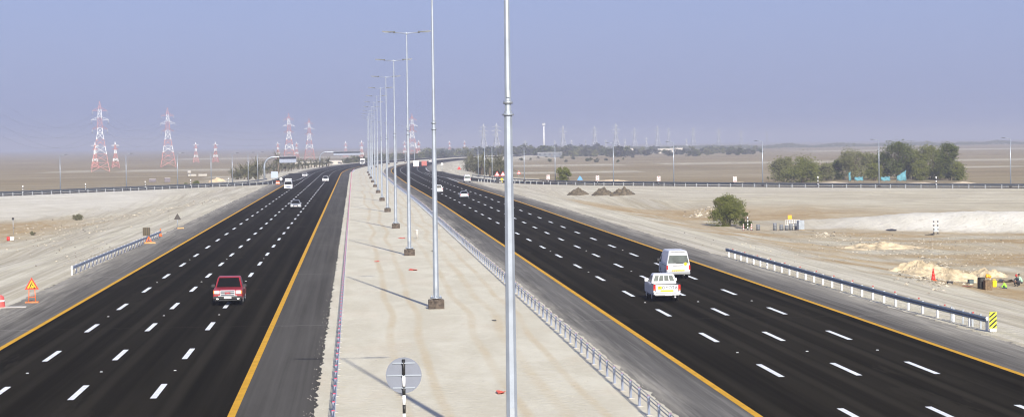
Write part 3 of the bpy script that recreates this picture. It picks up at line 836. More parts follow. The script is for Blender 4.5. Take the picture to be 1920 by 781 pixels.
# ------------------------------------------------------------------ roadworks signs on the left shoulder
def cone(loc, label, h=.75, M=None, band=None):
    t = thing('traffic_cone', loc, label, 'traffic cone')
    b = MB(); b.tube([(0, 0, .03), (0, 0, h*.4)], [.19, .13], 12, 0, True, True); b.tube([(0, 0, h*.4), (0, 0, h*.65)], [.13, .09], 12, 1); b.tube([(0, 0, h*.65), (0, 0, h)], [.09, .04], 12); b.build('body', [M or orangep, band or whitep], t)
    b = MB(); b.box((0, 0, .02), (.5, .5, .04), 0, 0, .01); b.build('foot', orangep, t); return t
def digger(fc, zc):
    b = MB()
    b.tube([(.02, 0, zc+.20), (.02, .005, zc+.20)], .05, 10)                     # head
    for a, c, w in (((-.02, zc+.14), (-.10, zc-.02), .035), ((-.08, zc-.02), (-.02, zc-.2), .022), ((-.1, zc-.02), (-.17, zc-.2), .022), ((0, zc+.1), (.12, zc-.02), .018), ((.03, zc+.03), (.2, zc-.14), .012)):
        dx, dz = c[0]-a[0], c[1]-a[1]; l = math.hypot(dx, dz); nx_, nz_ = -dz/l*w, dx/l*w
        b.prism([(a[0]+nx_, a[1]+nz_), (c[0]+nx_, c[1]+nz_), (c[0]-nx_, c[1]-nz_), (a[0]-nx_, a[1]-nz_)], 0, .005)
    b.prism([(.08, zc-.21), (.3, zc-.21), (.2, zc-.1)], 0, .005)
    o = b.build('digging_figure', blackp, fc); o.location.y = -.014
p = at(60, 568)
t = tri_sign(p, 'yellow roadworks triangle with red border and digging figure on the left shoulder', mat('sign_orange_yellow', (.80, .42, .01), .45), mat('sign_red', (.62, .05, .02), .45), 1.0, 1.28, frame=True, mark=digger)
b = MB(); b.box((0, .1, .07), (.95, .5, .14), 0, 0, .03); b.build('ballast', mat('ballast_orange', (.45, .16, .06), .8, var=.3), t)
p = at(275, 456)
t = thing('board_sign', p, 'dark square sign board seen from behind at the far end of the guardrail', 'road sign')
b = MB(); b.tube([(0, .04, 0), (0, .04, 1.7)], .04, 8); b.build('post', galv, t)
b = MB(); b.box((0, 0, 1.35), (.86, .03, .95)); pn = b.build('panel', mat('dark_board', (.045, .035, .02), .6, var=.3), t)
b = MB()
for sx in (-.27, .0, .27): b.box((sx, -.03, 1.35), (.05, .03, .95))
b.build('braces', mat('brace_brown', (.14, .10, .05), .6), pn)
p = at(279, 457)
t = thing('sign_stand', p, 'orange folding sign stand leaning below the dark board', 'sign stand')
b = MB(); b.tube([(-.42, 0, 0), (0, .05, .85)], .05, 6); b.tube([(.42, 0, 0), (0, .05, .85)], .05, 6); b.tube([(-.3, 0, .25), (.3, 0, .25)], .05, 6); b.tube([(0, .5, 0), (0, .05, .85)], .04, 6); b.build('legs', orangep, t)
b = MB(); b.box((.1, -.05, .12), (1.3, .4, .2), 0, .2, .04); b.build('sandbag', mat('sandbag', (.5, .28, .12), .9, var=.2), t)
cone(at(301, 443), 'orange traffic cone at the far end of the short guardrail', 1.0)
p = at(333, 429)
t = tri_sign(p, 'dark backed triangular sign on a post far along the left shoulder', blackp, mat('sign_back', (.05, .042, .038), .6), 1.0, 1.55, back=True)
b = MB(); b.box((.4, .1, .1), (.9, .35, .2), 0, .1, .05); b.build('sandbag', MATS['sandbag'], t)
p = at(-2, 577)
t = thing('plastic_barrier', p, 'red plastic barrel barrier cut by the left edge of the view', 'barrier')
b = MB(); b.tube([(0, 0, 0), (0, 0, .1), (0, 0, .5), (0, 0, .78), (0, 0, .9)], [.42, .44, .40, .36, .22], 16); b.build('body', mat('barrier_red', (.62, .10, .09), .5, var=.15), t)
b = MB(); b.tube([(0, 0, .45), (0, 0, .56)], .42, 16); b.build('band', whitep, t)
slab = MB(); slab.box((.9, .2, .04), (1.9, 1.2, .07), 0, .1, .03); o = slab.build('concrete_slab', conc_pale); o.location = p; tag(o, 'pale concrete slab lying under the red barrel at the left edge', 'slab')
p = at(25, 446)
t = thing('thin_marker_post', p, 'thin lone post with a dark top standing in the brown hollow', 'marker post')
b = MB(); b.tube([(0, 0, 0), (0, 0, 2.4)], .045, 6); b.build('post', galv, t)
b = MB(); b.box((0, 0, 2.45), (.35, .05, .35)); b.build('plate', blackp, t)
p = at(20, 458)
t = thing('plastic_drum', p, 'red and white plastic drum lying in the sand near the left edge', 'drum')
b = MB(); b.tube([(-.5, 0, .3), (-.1, 0, .3)], .3, 12); b.build('body', redp, t); b = MB(); b.tube([(-.1, 0, .3), (.45, .1, .3)], .3, 12); b.build('band', whitep, t)

# ------------------------------------------------------------------ works area on the right
def small_striped(px, py, h, mats, label, r=.08):
    t = thing('striped_post', at(px, py), label, 'marker post'); b = MB(); banded(b, h, r, 8); b.build('post', mats, t); b = MB(); b.box((0, 0, .04), (.4, .4, .1)); b.build('foot', blackp, t)
RW, BW = [redp, whitep], [blackp, whitep]
small_striped(1402, 429, 2.0, BW, 'tall black and white banded post beside the big green bush', .09)
small_striped(1394, 430, 1.0, RW, 'short red and white banded post left of the tall banded post', .09)
small_striped(1409, 430, 1.0, RW, 'short red and white banded post right of the tall banded post', .09)
tarp_black = mat('black_sheet', (.03, .03, .035), .6)
p1 = at(1751, 436)
for k, px in enumerate((1751, 1758.5)):
    small_striped(px, 436, 2.2, BW, ('left' if k == 0 else 'right')+' one of two tall banded posts carrying a grey board', .075)
t = thing('grey_board', at(1754.7, 436.5), 'pale grey board fixed between two tall banded posts', 'board')
b = MB(); b.box((0, -.12, .75), (.46, .03, .75)); b.build('board', mat('grey_board', (.36, .40, .44), .6), t)
b = MB(); b.box((0, -.09, 1.0), (.6, .03, .05)); b.build('rail', galv, t)
o = scrap(1672, 432, 2.2, .5, tarp_black, 'black boat shaped sheet lying in front of the pale berm', 'plastic_sheet', 'litter', 21); o.location.z = terrain(o.location.x, o.location.y)+.02; o.scale = (1, .35, 1.3)
o = scrap(1743, 438, 1.4, .25, tarp_black, 'black rubber mat beside the two banded posts', 'rubber_mat', 'litter', 22); o.location.z = terrain(o.location.x, o.location.y)+.02; o.scale = (1, .35, 1)
p = at(1481, 428)
t = thing('yellow_sign', p, 'small round orange yellow sign on a post above the grey drums', 'road sign')
b = MB(); b.tube([(0, 0, 0), (0, 0, 1.9)], .05, 6); b.build('post', galv, t)
b = MB(); b.box((0, -.05, 1.95), (.62, .04, .62), 0, 0, .01); b.build('plate', mat('sign_amber', (.8, .36, .01), .45), t)
drum = None
drumm = mat('grey_drum', (.16, .17, .19), .6, .2, .3, 3)
for k, px in enumerate((1421.5, 1453, 1465, 1475, 1483, 1493)):
    p = at(px, 430); lab = f'grey steel drum standing in the works row beside the bush, {ORD[k+1]} from the left'
    if drum is None:
        drum = thing('steel_drum', p, lab, 'drum', 'grey drums by the works')
        b = MB(); b.tube([(0, 0, 0), (0, 0, .29), (0, 0, .31), (0, 0, .33), (0, 0, .59), (0, 0, .61), (0, 0, .63), (0, 0, .9)], [.29, .29, .31, .29, .29, .31, .29, .29], 14); b.build('body', drumm, drum)
        b = MB(); b.tube([(0, 0, .9), (0, 0, .93)], .31, 14); b.build('lid', galv_d, drum)
    else: dup(drum, p, lab, None, rnd()*6, (1, 1, .8+.5*rnd()))
p = at(1501, 431)
t = thing('water_tank', p, 'upright pale tank with dark side at the right end of the drum row', 'tank')
b = MB(); b.box((0, 0, .85), (.9, .9, 1.4), 0, .2, .06); b.build('body', mat('tank_grey', (.30, .33, .37), .6, .1, .2, 2), t)
b = MB(); b.box((0, 0, .08), (1.0, 1.0, .12), 0, .2); b.build('pallet', mat('pallet_wood', (.30, .22, .13), .8), t)
p = at(1489, 425)
t = thing('mesh_panel', p+Vector((0, 1.2, 0)), 'white wire mesh fence panel standing behind the grey drums', 'fence panel')
b = MB(); 
for k in range(9): b.tube([(-1.1+2.2*k/8, 0, 0), (-1.1+2.2*k/8, 0, 1.3)], .025, 5)
for k in range(4): b.tube([(-1.1, 0, .1+1.2*k/3), (1.1, 0, .1+1.2*k/3)], .025, 5)
b.build('mesh', whitep, t)
cone(at(1750, 527), 'bright red cone beside the heap of dug spoil', 1.0, mat('cone_red', (.70, .04, .03), .5), MATS['cone_red'])
def crate(px, py, size, M, label, name, cat, rz=.2):
    p = at(px, py); t = thing(name, p, label, cat)
    b = MB(); b.box((0, 0, size[2]/2), size, 0, rz, .03); b.build('body', M, t)
    b = MB(); b.box((0, 0, size[2]+.015), (size[0]*1.04, size[1]*1.04, .05), 0, rz, .01); b.build('lid', M, t); return t
crate(1840, 542, (.44, .6, .98), mat('tar_black', (.03, .028, .026), .6, var=.3), 'dark upright case beside the brown crate at the works', 'tool_case', 'case')
crate(1852, 544, (.62, .6, .85), mat('crate_brown', (.15, .10, .055), .8, 0, .4, 6), 'brown wooden crate between the dark case and yellow jerry can', 'wooden_crate', 'crate', .1)
crate(1820, 535, (.42, .4, .32), mat('box_teal', (.08, .11, .12), .6), 'low dark box lying left of the works crate', 'tool_box', 'box')
crate(1781, 533, (.4, .3, .18), tarp_black, 'small black case on the sand before the spoil heap', 'small_case', 'case')
p = at(1852, 541)
b = MB(); rr = random.Random(5)
for k in range(7): b.tube([(rr.uniform(-.25, .25), rr.uniform(-.2, .2), .92), (rr.uniform(-.25, .25), rr.uniform(-.2, .2), 1.02+rr.random()*.16)], [.13, .05], 7)
o = b.build('orange_netting', mat('netting_orange', (.85, .38, .02), .6, var=.2)); o.location = p+Vector((0, .06, 0)); tag(o, 'crumpled orange netting heaped on the brown crate', 'netting')
p = at(1864, 541)
t = thing('jerry_can', p, 'bright yellow jerry can right of the brown crate', 'jerry can')
b = MB(); b.box((0, 0, .3), (.36, .28, .6), 0, .3, .06); b.build('body', mat('can_yellow', (.85, .60, .01), .4), t)
b = MB(); b.tube([(-.1, 0, .6), (-.08, 0, .69), (.1, 0, .69), (.12, 0, .6)], .025, 6); b.build('handle', MATS['can_yellow'], t)
o = scrap(1888, 527, 2.2, .55, mat('tool_heap', (.05, .05, .055), .6, var=.5, scale=4), 'dark heap of covered tools behind the lime vested worker', 'tool_heap', 'heap', 31); o.location.z = terrain(o.location.x, o.location.y)+.05; o.scale.y = .5
o = scrap(1811, 538, 1.6, .1, mat('rust_plank', (.25, .10, .05), .8), 'flat rust red board lying before the dark box', 'flat_board', 'board', 33); o.location.z = terrain(o.location.x, o.location.y)+.02; o.scale.y = .35
# wind-blown heaps of dark spoil on the near slope of the exit ramp
def heap(p, w, h, M, label, seed, dy=.8, name='dirt_heap', rocks=30):
    r = random.Random(seed); n, rings = 64, 18; V = [(0, 0, h)]; F = []
    for j in range(1, rings+1):
        t_ = j/rings
        for k in range(n):
            a = 2*PI*k/n; q = t_*(1+.26*noise.noise(Vector((math.cos(a)*1.3, math.sin(a)*1.3, seed))))
            z = h*max(0, (1-t_**1.25))*(1+.5*noise.noise(Vector((math.cos(a)*2*t_*2, math.sin(a)*2*t_*2, seed+4)))) + (.15*h*(r.random()-.5)*(1 if j < rings-1 else .4) if j < rings else -.3)
            V.append((w/2*q*math.cos(a), w/2*dy*q*math.sin(a), z))
    for k in range(n): F.append([0, 1+k, 1+(k+1) % n])
    for j in range(rings-1):
        for k in range(n): F.append([1+j*n+k, 1+(j+1)*n+k, 1+(j+1)*n+(k+1) % n, 1+j*n+(k+1) % n])
    b = MB(); b.add(V, F)
    o = b.build(name, M); o.location = p; return tag(o, label, 'heap')
soil_d = mat('spoil_dark', (.088, .07, .046), .95, 0, .6, 1.6, .8)
for k, (px, w, h) in enumerate(((1083, 5.4, 1.5), (1131, 5.2, 1.55), (1168, 6.0, 1.6))):
    heap(at(px, 365), w, h, soil_d, f'dark conical spoil heap below the exit ramp, {("left","middle","right")[k]} one of three', 40+k, name='spoil_heap')
soil_l = mat('spoil_light', (.41, .335, .225), .95, 0, .5, 1.1, 1.0)
heap(at(1742, 521)+Vector((0, 3.0, -.1)), 8.5, 1.35, soil_l, 'broad pale orange mound of dug spoil behind the red cone', 51, .8, 'spoil_mound')
heap(at(1800, 532)+Vector((0, 3.6, -.1)), 6.5, 1.0, soil_l, 'lower spoil mound left of the dark case and crate', 52, .7, 'spoil_mound')
heap(at(1868, 520)+Vector((0, 3.5, -.1)), 5, .9, soil_l, 'spoil mound behind the workers and the tool heap', 53, .7, 'spoil_mound')
heap(at(1660, 470)+Vector((0, 4, -.15)), 13, .9, soil_l, 'long flat spoil mound in front of the pale berm', 54, .5, 'spoil_mound')
# scattered stones: nobody could count them
rb = MB(); r = random.Random(12)
def stone(b, p, s):
    V = [(p.x+s*r.uniform(.6, 1)*x, p.y+s*r.uniform(.6, 1)*y, p.z+s*r.uniform(.4, .8)*z) for x, y, z in ((1,0,0),(0,1,0),(-1,0,0),(0,-1,0),(0,0,1),(0,0,-1))]
    b.add(V, [[0,1,4],[1,2,4],[2,3,4],[3,0,4],[1,0,5],[2,1,5],[3,2,5],[0,3,5]])
for cx, cy, sx, sy, n, s0 in ((1745, 510, 60, 24, 420, .15), (1800, 522, 60, 18, 300, .13), (1660, 462, 130, 20, 380, .12), (1545, 440, 25, 5, 40, .2), (1330, 395, 30, 8, 40, .25), (1310, 400, 22, 6, 30, .28),
                            (120, 430, 110, 14, 130, .15), (70, 455, 70, 22, 100, .11), (250, 400, 140, 10, 70, .14), (1850, 470, 120, 50, 420, .10), (1500, 455, 160, 30, 200, .08), (160, 470, 90, 40, 120, .09)):
    for k in range(n):
        px, py = cx+r.gauss(0, .5)*sx, cy+r.gauss(0, .5)*sy
        if 1790 < px < 1915 and py > 538: continue
        p = at(px, max(375, py)); u = p.x
        if -25.5 < u < 36.5: continue
        stone(rb, p+Vector((0, 0, .02)), s0*r.uniform(.4, 1.7))
for k in range(260):      # the stony spoil line above the hollow
    t_ = r.random(); px, py = 150+260*t_+r.gauss(0, 9), 424-52*t_+r.gauss(0, 3.2-1.6*t_); p = at(px, py)
    if p.x < -25: stone(rb, p+Vector((0, 0, .02)), r.uniform(.06, .26))
tag(rb.build('rubble', mat('rubble_stone', (.36, .32, .25), .9, 0, .85, .9, .0)), 'scattered pale stones on the graded sand beside the motorway', 'rubble', None, 'stuff')
rb = MB()
for k in range(2600):
    edge = r.choice((-1.55, 12.3)); s = 40+ (r.random()**2)*140
    p = road(edge+r.gauss(0, .28), s, .02); stone(rb, p, r.uniform(.012, .034))
for k in range(1500):
    s = 40+(r.random()**2)*160; p = road(r.uniform(-1, 12), s, .016); stone(rb, p, r.uniform(.012, .04))
tag(rb.build('gravel', mat('median_gravel', (.50, .46, .40), .9, 0, .4, .7)), 'loose pale gravel along the edges of the sandy median', 'gravel', None, 'stuff')
# ------------------------------------------------------------------ lattice transmission towers
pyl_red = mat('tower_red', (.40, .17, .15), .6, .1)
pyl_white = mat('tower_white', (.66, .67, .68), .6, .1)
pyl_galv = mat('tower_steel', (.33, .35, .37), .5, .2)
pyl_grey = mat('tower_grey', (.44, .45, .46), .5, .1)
def beam(b, a, c, w, mi): b.tube([a, c], w, 4, mi, False, False)
def tower(name_label, H, base, t=.125, arms=3, mats=None, bandsn=7, group=None, armw=8.5):
    root = thing('transmission_tower', (0, 0, 0), name_label, 'pylon', group)
    b = MB()
    def half(z):
        f = z/H
        if f < .55: return base/2*(1-f/.55) + .145*base*(f/.55)
        if f < .88: return .145*base*(1-(f-.55)/.33)+.085*base*((f-.55)/.33)
        return .085*base*max(.04, 1-(f-.88)/.12)
    levels = [0, .13, .25, .36, .46, .55, .62, .69, .76, .82, .88, .94, 1.0]
    for i in range(len(levels)-1):
        z0, z1 = levels[i]*H, levels[i+1]*H; mi = int((levels[i]+.001)*bandsn) % 2 if bandsn else 0
        w0, w1 = half(z0), half(z1); tt = t*(1.15-.5*levels[i])
        C0 = [(-w0, -w0, z0), (w0, -w0, z0), (w0, w0, z0), (-w0, w0, z0)]; C1 = [(-w1, -w1, z1), (w1, -w1, z1), (w1, w1, z1), (-w1, w1, z1)]
        for k in range(4):
            k2 = (k+1) % 4
            beam(b, C0[k], C1[k], tt*1.35, mi); beam(b, C0[k], C1[k2], tt*.8, mi); beam(b, C0[k2], C1[k], tt*.8, mi); beam(b, C1[k], C1[k2], tt*.8, mi)
            if levels[i] < .4:
                mid = tuple((C0[k][j]+C0[k2][j]+C1[k][j]+C1[k2][j])/4 for j in range(3)); 
                beam(b, mid, tuple((C0[k][j]+C1[k][j])/2 for j in range(3)), tt*.6, mi); beam(b, mid, tuple((C0[k2][j]+C1[k2][j])/2 for j in range(3)), tt*.6, mi)
    b.build('lattice_body', mats or [pyl_red, pyl_white], root)
    for q, f in enumerate([.60, .73, .86][:arms] if arms == 3 else [.70, .84][:arms]):
        z = f*H; w = half(z); aw = armw*(1.0 if q != 1 else 1.18); b = MB(); mi = q % 2
        for sx in (-1, 1):
            tip = (sx*aw/2, 0, z+.35)
            for sy in (-1, 1):
                beam(b, (sx*w, sy*w, z), tip, t*.75, mi); beam(b, (sx*w, sy*w, z+.05*H), tip, t*.6, mi)
                for kk in (.35, .68): beam(b, tuple(A+(B_-A)*kk for A, B_ in zip((sx*w, sy*w, z), tip)), tuple(A+(B_-A)*(kk-.12) for A, B_ in zip((sx*w, sy*w, z+.05*H), tip)), t*.5, mi)
        arm = b.build('cross_arm', mats or [pyl_red, pyl_white], root)
        for sx in (-1, 1):
            b = MB(); b.tube([(sx*aw/2, 0, z+.3), (sx*aw/2, 0, z-2.2*H/41)], .13*H/41, 6); b.build('insulator', pyl_galv, arm)
    return root
big = tower('red and white lattice pylon', 41, 10.5); small = tower('small red and white lattice pylon', 18, 5.2, .13, 2, None, 6, None, 4.4)
big['group'] = 'red and white pylons'; small['group'] = 'red and white pylons'
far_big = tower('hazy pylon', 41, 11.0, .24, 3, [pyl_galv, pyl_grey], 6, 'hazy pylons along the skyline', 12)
used = {}
def put(proto, px, hpx, H, label, rz=None, toppx=None):
    dist = H*FPX/hpx; p = along(px, dist)
    rz = rz if rz is not None else (rnd()-.5)*.5
    if proto.name not in used:
        used[proto.name] = 1; o = proto; o.location = p; o.rotation_euler.z = rz; o['label'] = label
    else: o = dup(proto, p, label, None, rz)
    return o
BIGP = [(188, 130, 'tallest red and white lattice pylon at the left edge of the plain'), (315, 110, 'tall red and white pylon, second from the left edge of the plain'),
        (542, 92, 'tall red and white pylon behind the nearer sign gantry'), (580, 77, 'tall red and white pylon right of the nearer sign gantry'),
        (773, 86, 'tall red and white pylon rising between the median lamp posts')]
bigs = [put(big, px, h, 41, l, .1) for px, h, l in BIGP]
SM = [(178, 48, 'short pylon standing just left of the tallest pylon foot'), (216, 48, 'short pylon standing just right of the tallest pylon foot'), (367, 38, 'short pylon right of the second tall pylon'),
      (404, 38, 'short pylon left of the palms beside the entry ramp'), (521, 32, 'short hazy pylon left of the pylon behind the nearer gantry'), (556, 30, 'short hazy pylon between the two pylons behind the gantries'),
      (648, 30, 'short hazy pylon above the farther gantry arm'), (678, 36, 'short pylon beside the far end of the lamp post row'), (759, 30, 'short pylon left of the pylon among the lamp posts'), (785, 32, 'short pylon right of the pylon among the lamp posts'),
      (843, 26, 'short hazy pylon right of the second visible mast'), (871, 26, 'short hazy pylon left of the palm clump')]
for px, h, l in SM: put(small, px, h, 18, l)
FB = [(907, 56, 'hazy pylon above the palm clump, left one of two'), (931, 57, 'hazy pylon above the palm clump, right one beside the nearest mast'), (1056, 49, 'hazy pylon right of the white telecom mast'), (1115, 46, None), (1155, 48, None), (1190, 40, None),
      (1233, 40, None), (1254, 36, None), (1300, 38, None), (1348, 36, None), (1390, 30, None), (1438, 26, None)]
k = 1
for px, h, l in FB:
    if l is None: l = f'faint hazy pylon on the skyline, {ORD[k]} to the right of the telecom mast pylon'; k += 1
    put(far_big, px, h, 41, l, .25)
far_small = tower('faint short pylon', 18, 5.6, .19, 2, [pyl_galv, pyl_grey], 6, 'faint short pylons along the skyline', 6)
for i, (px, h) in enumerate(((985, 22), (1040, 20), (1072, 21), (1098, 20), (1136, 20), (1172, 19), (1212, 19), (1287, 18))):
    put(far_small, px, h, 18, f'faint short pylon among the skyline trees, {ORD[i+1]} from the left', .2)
# wires between the tall pylons
b = MB()
def sag(b, A, B_, rad, drop):
    b.tube([A.lerp(B_, t)-Vector((0, 0, drop*4*t*(1-t))) for t in [q/10 for q in range(11)]], rad, 3, 0, False, False)
offs = [(-4.25, 24.4), (4.25, 24.4), (-5.0, 29.7), (5.0, 29.7), (-4.25, 35.0), (4.25, 35.0)]
d0 = bigs[0].location - bigs[1].location
for A, B_ in ((bigs[0].location+d0, bigs[0].location), (bigs[0].location, bigs[1].location), (bigs[1].location, bigs[3].location)):
    for ox, oz in offs: sag(b, A+Vector((ox, 0, oz-1.6)), B_+Vector((ox, 0, oz-1.6)), .035, 9)
o = b.build('power_line', mat('conductor', (.30, .31, .33), .5, .5)); tag(o, 'thin power cables sagging between the tall red and white pylons', 'power cables')
# white telecom mast
p = along_k(1020, 1980)
t = thing('telecom_mast', p, 'slender white telecom mast rising above the skyline trees', 'mast')
b = MB(); b.tube([(0, 0, 0), (0, 0, 39)], [1.5, .95], 12); b.build('shaft', pyl_white, t)
b = MB(); b.tube([(0, 0, 36), (0, 0, 36.4)], 2.0, 16); b.tube([(0, 0, 39), (0, 0, 39.4)], 1.7, 16); b.build('platform', pyl_galv, t)
for k in range(6):
    a = k*PI/3; b = MB(); b.box((1.7*math.cos(a), 1.7*math.sin(a), 38), (.5, .5, 3), 0, a); b.build('antenna', pyl_white, t)
b = MB(); b.tube([(0, 0, 39.4), (0, 0, 43)], .12, 6); b.build('spike', pyl_galv, t)
# pale equipment houses below the mast and in the tree line
roofm = mat('far_roof', (.50, .50, .50), .7); wallm = mat('far_wall', (.55, .50, .44), .8)
def hut(p, w, d, h, label, rz=0, win=2, mw=None):
    t = thing('low_house', p, label, 'house', None, rz)
    b = MB(); b.box((0, 0, h/2-.2), (w, d, h+.4)); b.build('wall', mw or wallm, t)
    b = MB(); b.box((0, 0, h+.1), (w+.5, d+.5, .25)); b.build('roof', roofm, t)
    for k in range(win):
        b = MB(); b.box((-w/2+w*(k+.5)/win, -d/2-.02, h*.55), (w/win*.4, .08, h*.35)); b.build('window', mat('far_window', (.05, .055, .06), .3), t)
    b = MB(); b.box((w*.08, -d/2-.03, h*.32), (1.0, .08, h*.64)); b.build('door', mat('far_door', (.12, .10, .08), .6), t)
for px, dist, w, h, lab, win in ((1030, 1350, 22, 3.6, 'long low dark walled building at the foot of the telecom mast', 5), (1247, 1750, 18, 5, 'pale low house among skyline trees, left of two white roofs', 3), (1268, 1760, 14, 5.5, 'pale low house among skyline trees, right of two white roofs', 2),
                             (1183, 1700, 12, 6, 'pale small house in the hazy tree line near the middle', 2), (636, 1050, 16, 3.0, 'low pale building left of the farther gantry foot', 3), (585, 980, 22, 3.2, 'long low pale building behind the nearer gantry', 4)):
    hut(along_k(px, dist), w, 8, h, lab, 0, win, wallm if px != 1030 else mat('far_wall_dark', (.14, .15, .17), .8))
pw = mat('white_block', (.40, .38, .34), .8)
for px, py, w, h, lab in ((360, 334, 4, .8, 'long pale concrete block row on the plain left of palms'), (380, 334, 4, .9, 'pale stacked blocks on the plain beside the palms'), (314, 345, 2.2, 1.6, 'small purple grey cabinet on the plain behind the entry ramp'), (286, 345, 2.6, 1.2, 'small pale pump box behind the entry ramp guardrail')):
    p = at(px, py-4); p.z = terrain(p.x, p.y)
    t = thing('utility_box', p, lab, 'utility box'); b = MB(); b.box((0, 0, h/2), (w, 2, h), 0, .1, .05); b.build('body', pw if px > 330 else mat('cabinet_mauve', (.15, .13, .15), .7), t)
    b = MB(); b.box((0, 0, h+.05), (w*1.03, 2.1, .12), 0, .1); b.build('lid', conc_pale, t)
t = thing('pale_drum', at(355, 331), 'pale round tank on a stand on the plain left of palms', 'tank')
b = MB(); b.tube([(-.8, 0, 2), (.8, 0, 2)], .8, 12); b.build('body', pw, t)
b = MB(); 
for sx in (-.6, .6):
    for sy in (-.5, .5): b.tube([(sx, sy, -.1), (sx, sy, 1.6)], .06, 5)
b.build('stand', galv, t)

# ------------------------------------------------------------------ trees
def leaf_mat(name, a, c):
    n = NT(name); n.b.inputs['Roughness'].default_value = .7
    oi = n.t.nodes.new('ShaderNodeAttribute'); oi.attribute_name = 'tone'
    f = n.noise(n.mapping('Object', (1, 1, 1)), .9, 3, .6, .35, .65)
    col = n.mix(n.math('MULTIPLY', n.math('ADD', f, oi.outputs['Fac']), .5), a, c)
    n.L(col, n.b.inputs['Base Color'])
    # light shining through thin leaves
    tr = n.t.nodes.new('ShaderNodeBsdfTranslucent'); n.L(col, tr.inputs[0]); mx = n.t.nodes.new('ShaderNodeMixShader'); mx.inputs[0].default_value = .25
    o = n.t.nodes['Material Output']; n.L(n.b.outputs[0], mx.inputs[1]); n.L(tr.outputs[0], mx.inputs[2]); n.L(mx.outputs[0], o.inputs[0]); return n.M
leaf_a = leaf_mat('leaf_olive', (.076, .086, .014), (.185, .198, .050))
leaf_dry = leaf_mat('leaf_dry', (.12, .12, .06), (.20, .19, .11))
leaf_b = leaf_mat('leaf_grey_green', (.090, .098, .034), (.205, .205, .085))
leaf_c = leaf_mat('leaf_dark', (.042, .056, .010), (.118, .138, .032))
leaf_far = leaf_mat('leaf_far', (.055, .060, .030), (.115, .118, .060))
bark = mat('bark', (.13, .10, .07), .9, 0, .3, 3)
def crown_mesh(name, w, h, z0, n, leaf, M, lobes, rs, flat=1.0, spiky=.0):
    r = random.Random(rs); V, F, tone = [], [], []
    L = []
    for k in range(lobes):
        a = 2*PI*r.random(); q = r.random()**.6; zz = r.random()
        prof = math.sin(PI*(.20+.70*zz))**.6
        L.append((w*.36*q*prof*math.cos(a), w*.36*q*prof*math.sin(a)*flat, z0+h*(.10+.76*zz), w*r.uniform(.11, .24)*(1.05-.35*zz), r.random()))
    for k in range(n):
        lx, ly, lz, lr, tn = L[r.randrange(lobes)]
        d = Vector((r.gauss(0, 1), r.gauss(0, 1), r.gauss(0, 1))).normalized()*lr*(r.random()**.4)*(1+spiky*r.random()**4)
        p = Vector((lx, ly, lz))+Vector((d.x, d.y*flat, d.z*.9))
        if p.z < z0*.6: p.z = z0*.6+abs(p.z-z0*.6)*.3
        ax = Vector((r.gauss(0, 1), r.gauss(0, 1), r.gauss(0, .8))).normalized(); bx = ax.orthogonal().normalized(); 
        s = leaf*r.uniform(.6, 1.4); cx = ax.cross(bx); o = len(V)
        V += [p-ax*s, p+bx*s*.38, p+ax*s, p-bx*s*.38+cx*s*.12]; F.append([o, o+1, o+2, o+3]); t_ = min(1, max(0, tn*.65+r.random()*.35)); tone += [t_]*4
    me = bpy.data.meshes.new(name); me.from_pydata([tuple(v) for v in V], [], F); me.materials.append(M); me.update()
    at_ = me.attributes.new('tone', 'FLOAT', 'POINT'); at_.data.foreach_set('value', np.array(tone, 'f')); return me
def trunk_mesh(name, h, w, rs, stems=1, rad=.18):
    r = random.Random(rs); b = MB()
    for s in range(stems):
        a0 = 2*PI*s/max(1, stems)+r.random(); x = 0 if stems == 1 else .25*math.cos(a0); y = 0 if stems == 1 else .25*math.sin(a0)
        lean = Vector((math.cos(a0), math.sin(a0), 0))*(.12*w if stems > 1 else .05*w)
        top = Vector((x, y, 0))+lean+Vector((0, 0, h*.55))
        b.tube([(x, y, -.3), Vector((x, y, 0)).lerp(top, .5)+Vector((r.uniform(-.1, .1)*w*.2, 0, 0)), top], [rad, rad*.8, rad*.6], 7)
        for k in range(5):
            a = a0+2*PI*k/5; e = top+Vector((math.cos(a)*w*.26, math.sin(a)*w*.26, h*r.uniform(.12, .32))); b.tube([top-Vector((0, 0, h*.12*k/5)), top.lerp(e, .5)+Vector((0, 0, h*.03)), e], [rad*.5, rad*.32, rad*.12], 5)
    o = b.build(name, bark); me = o.data; bpy.data.objects.remove(o); return me
def tree(name, p, w, h, label, cat, M, rs, n=1500, leaf=.3, z0=None, lobes=16, group=None, stems=1, rad=.2, flat=1.0, spiky=.3):
    t = thing(name, p, label, cat, group); z0 = h*.22 if z0 is None else z0
    for nm, me in (('crown', crown_mesh('crown', w, h-z0, z0, n, leaf, M, lobes, rs, flat, spiky)), ('trunk', trunk_mesh('trunk', h, w, rs, stems, rad))):
        o = bpy.data.objects.new(nm, me); COL.objects.link(o); o.parent = t
    return t
def px_tree(px, wpx, top, base, depth_off=0, **kw):
    p = at(px, base); p = Vector((p.x, p.y, 0))
    if depth_off: p *= (p.length+depth_off)/p.length
    p.z = terrain(p.x, p.y); d = p.length; 
    b_y = 390.5 - FPX*((p-Vector((0,0,CAMH))).dot(UP))/((p-Vector((0,0,CAMH))).dot(FW))
    return dict(p=p, w=wpx*d/FPX*1.3, h=(b_y-top)*d/FPX*1.03)
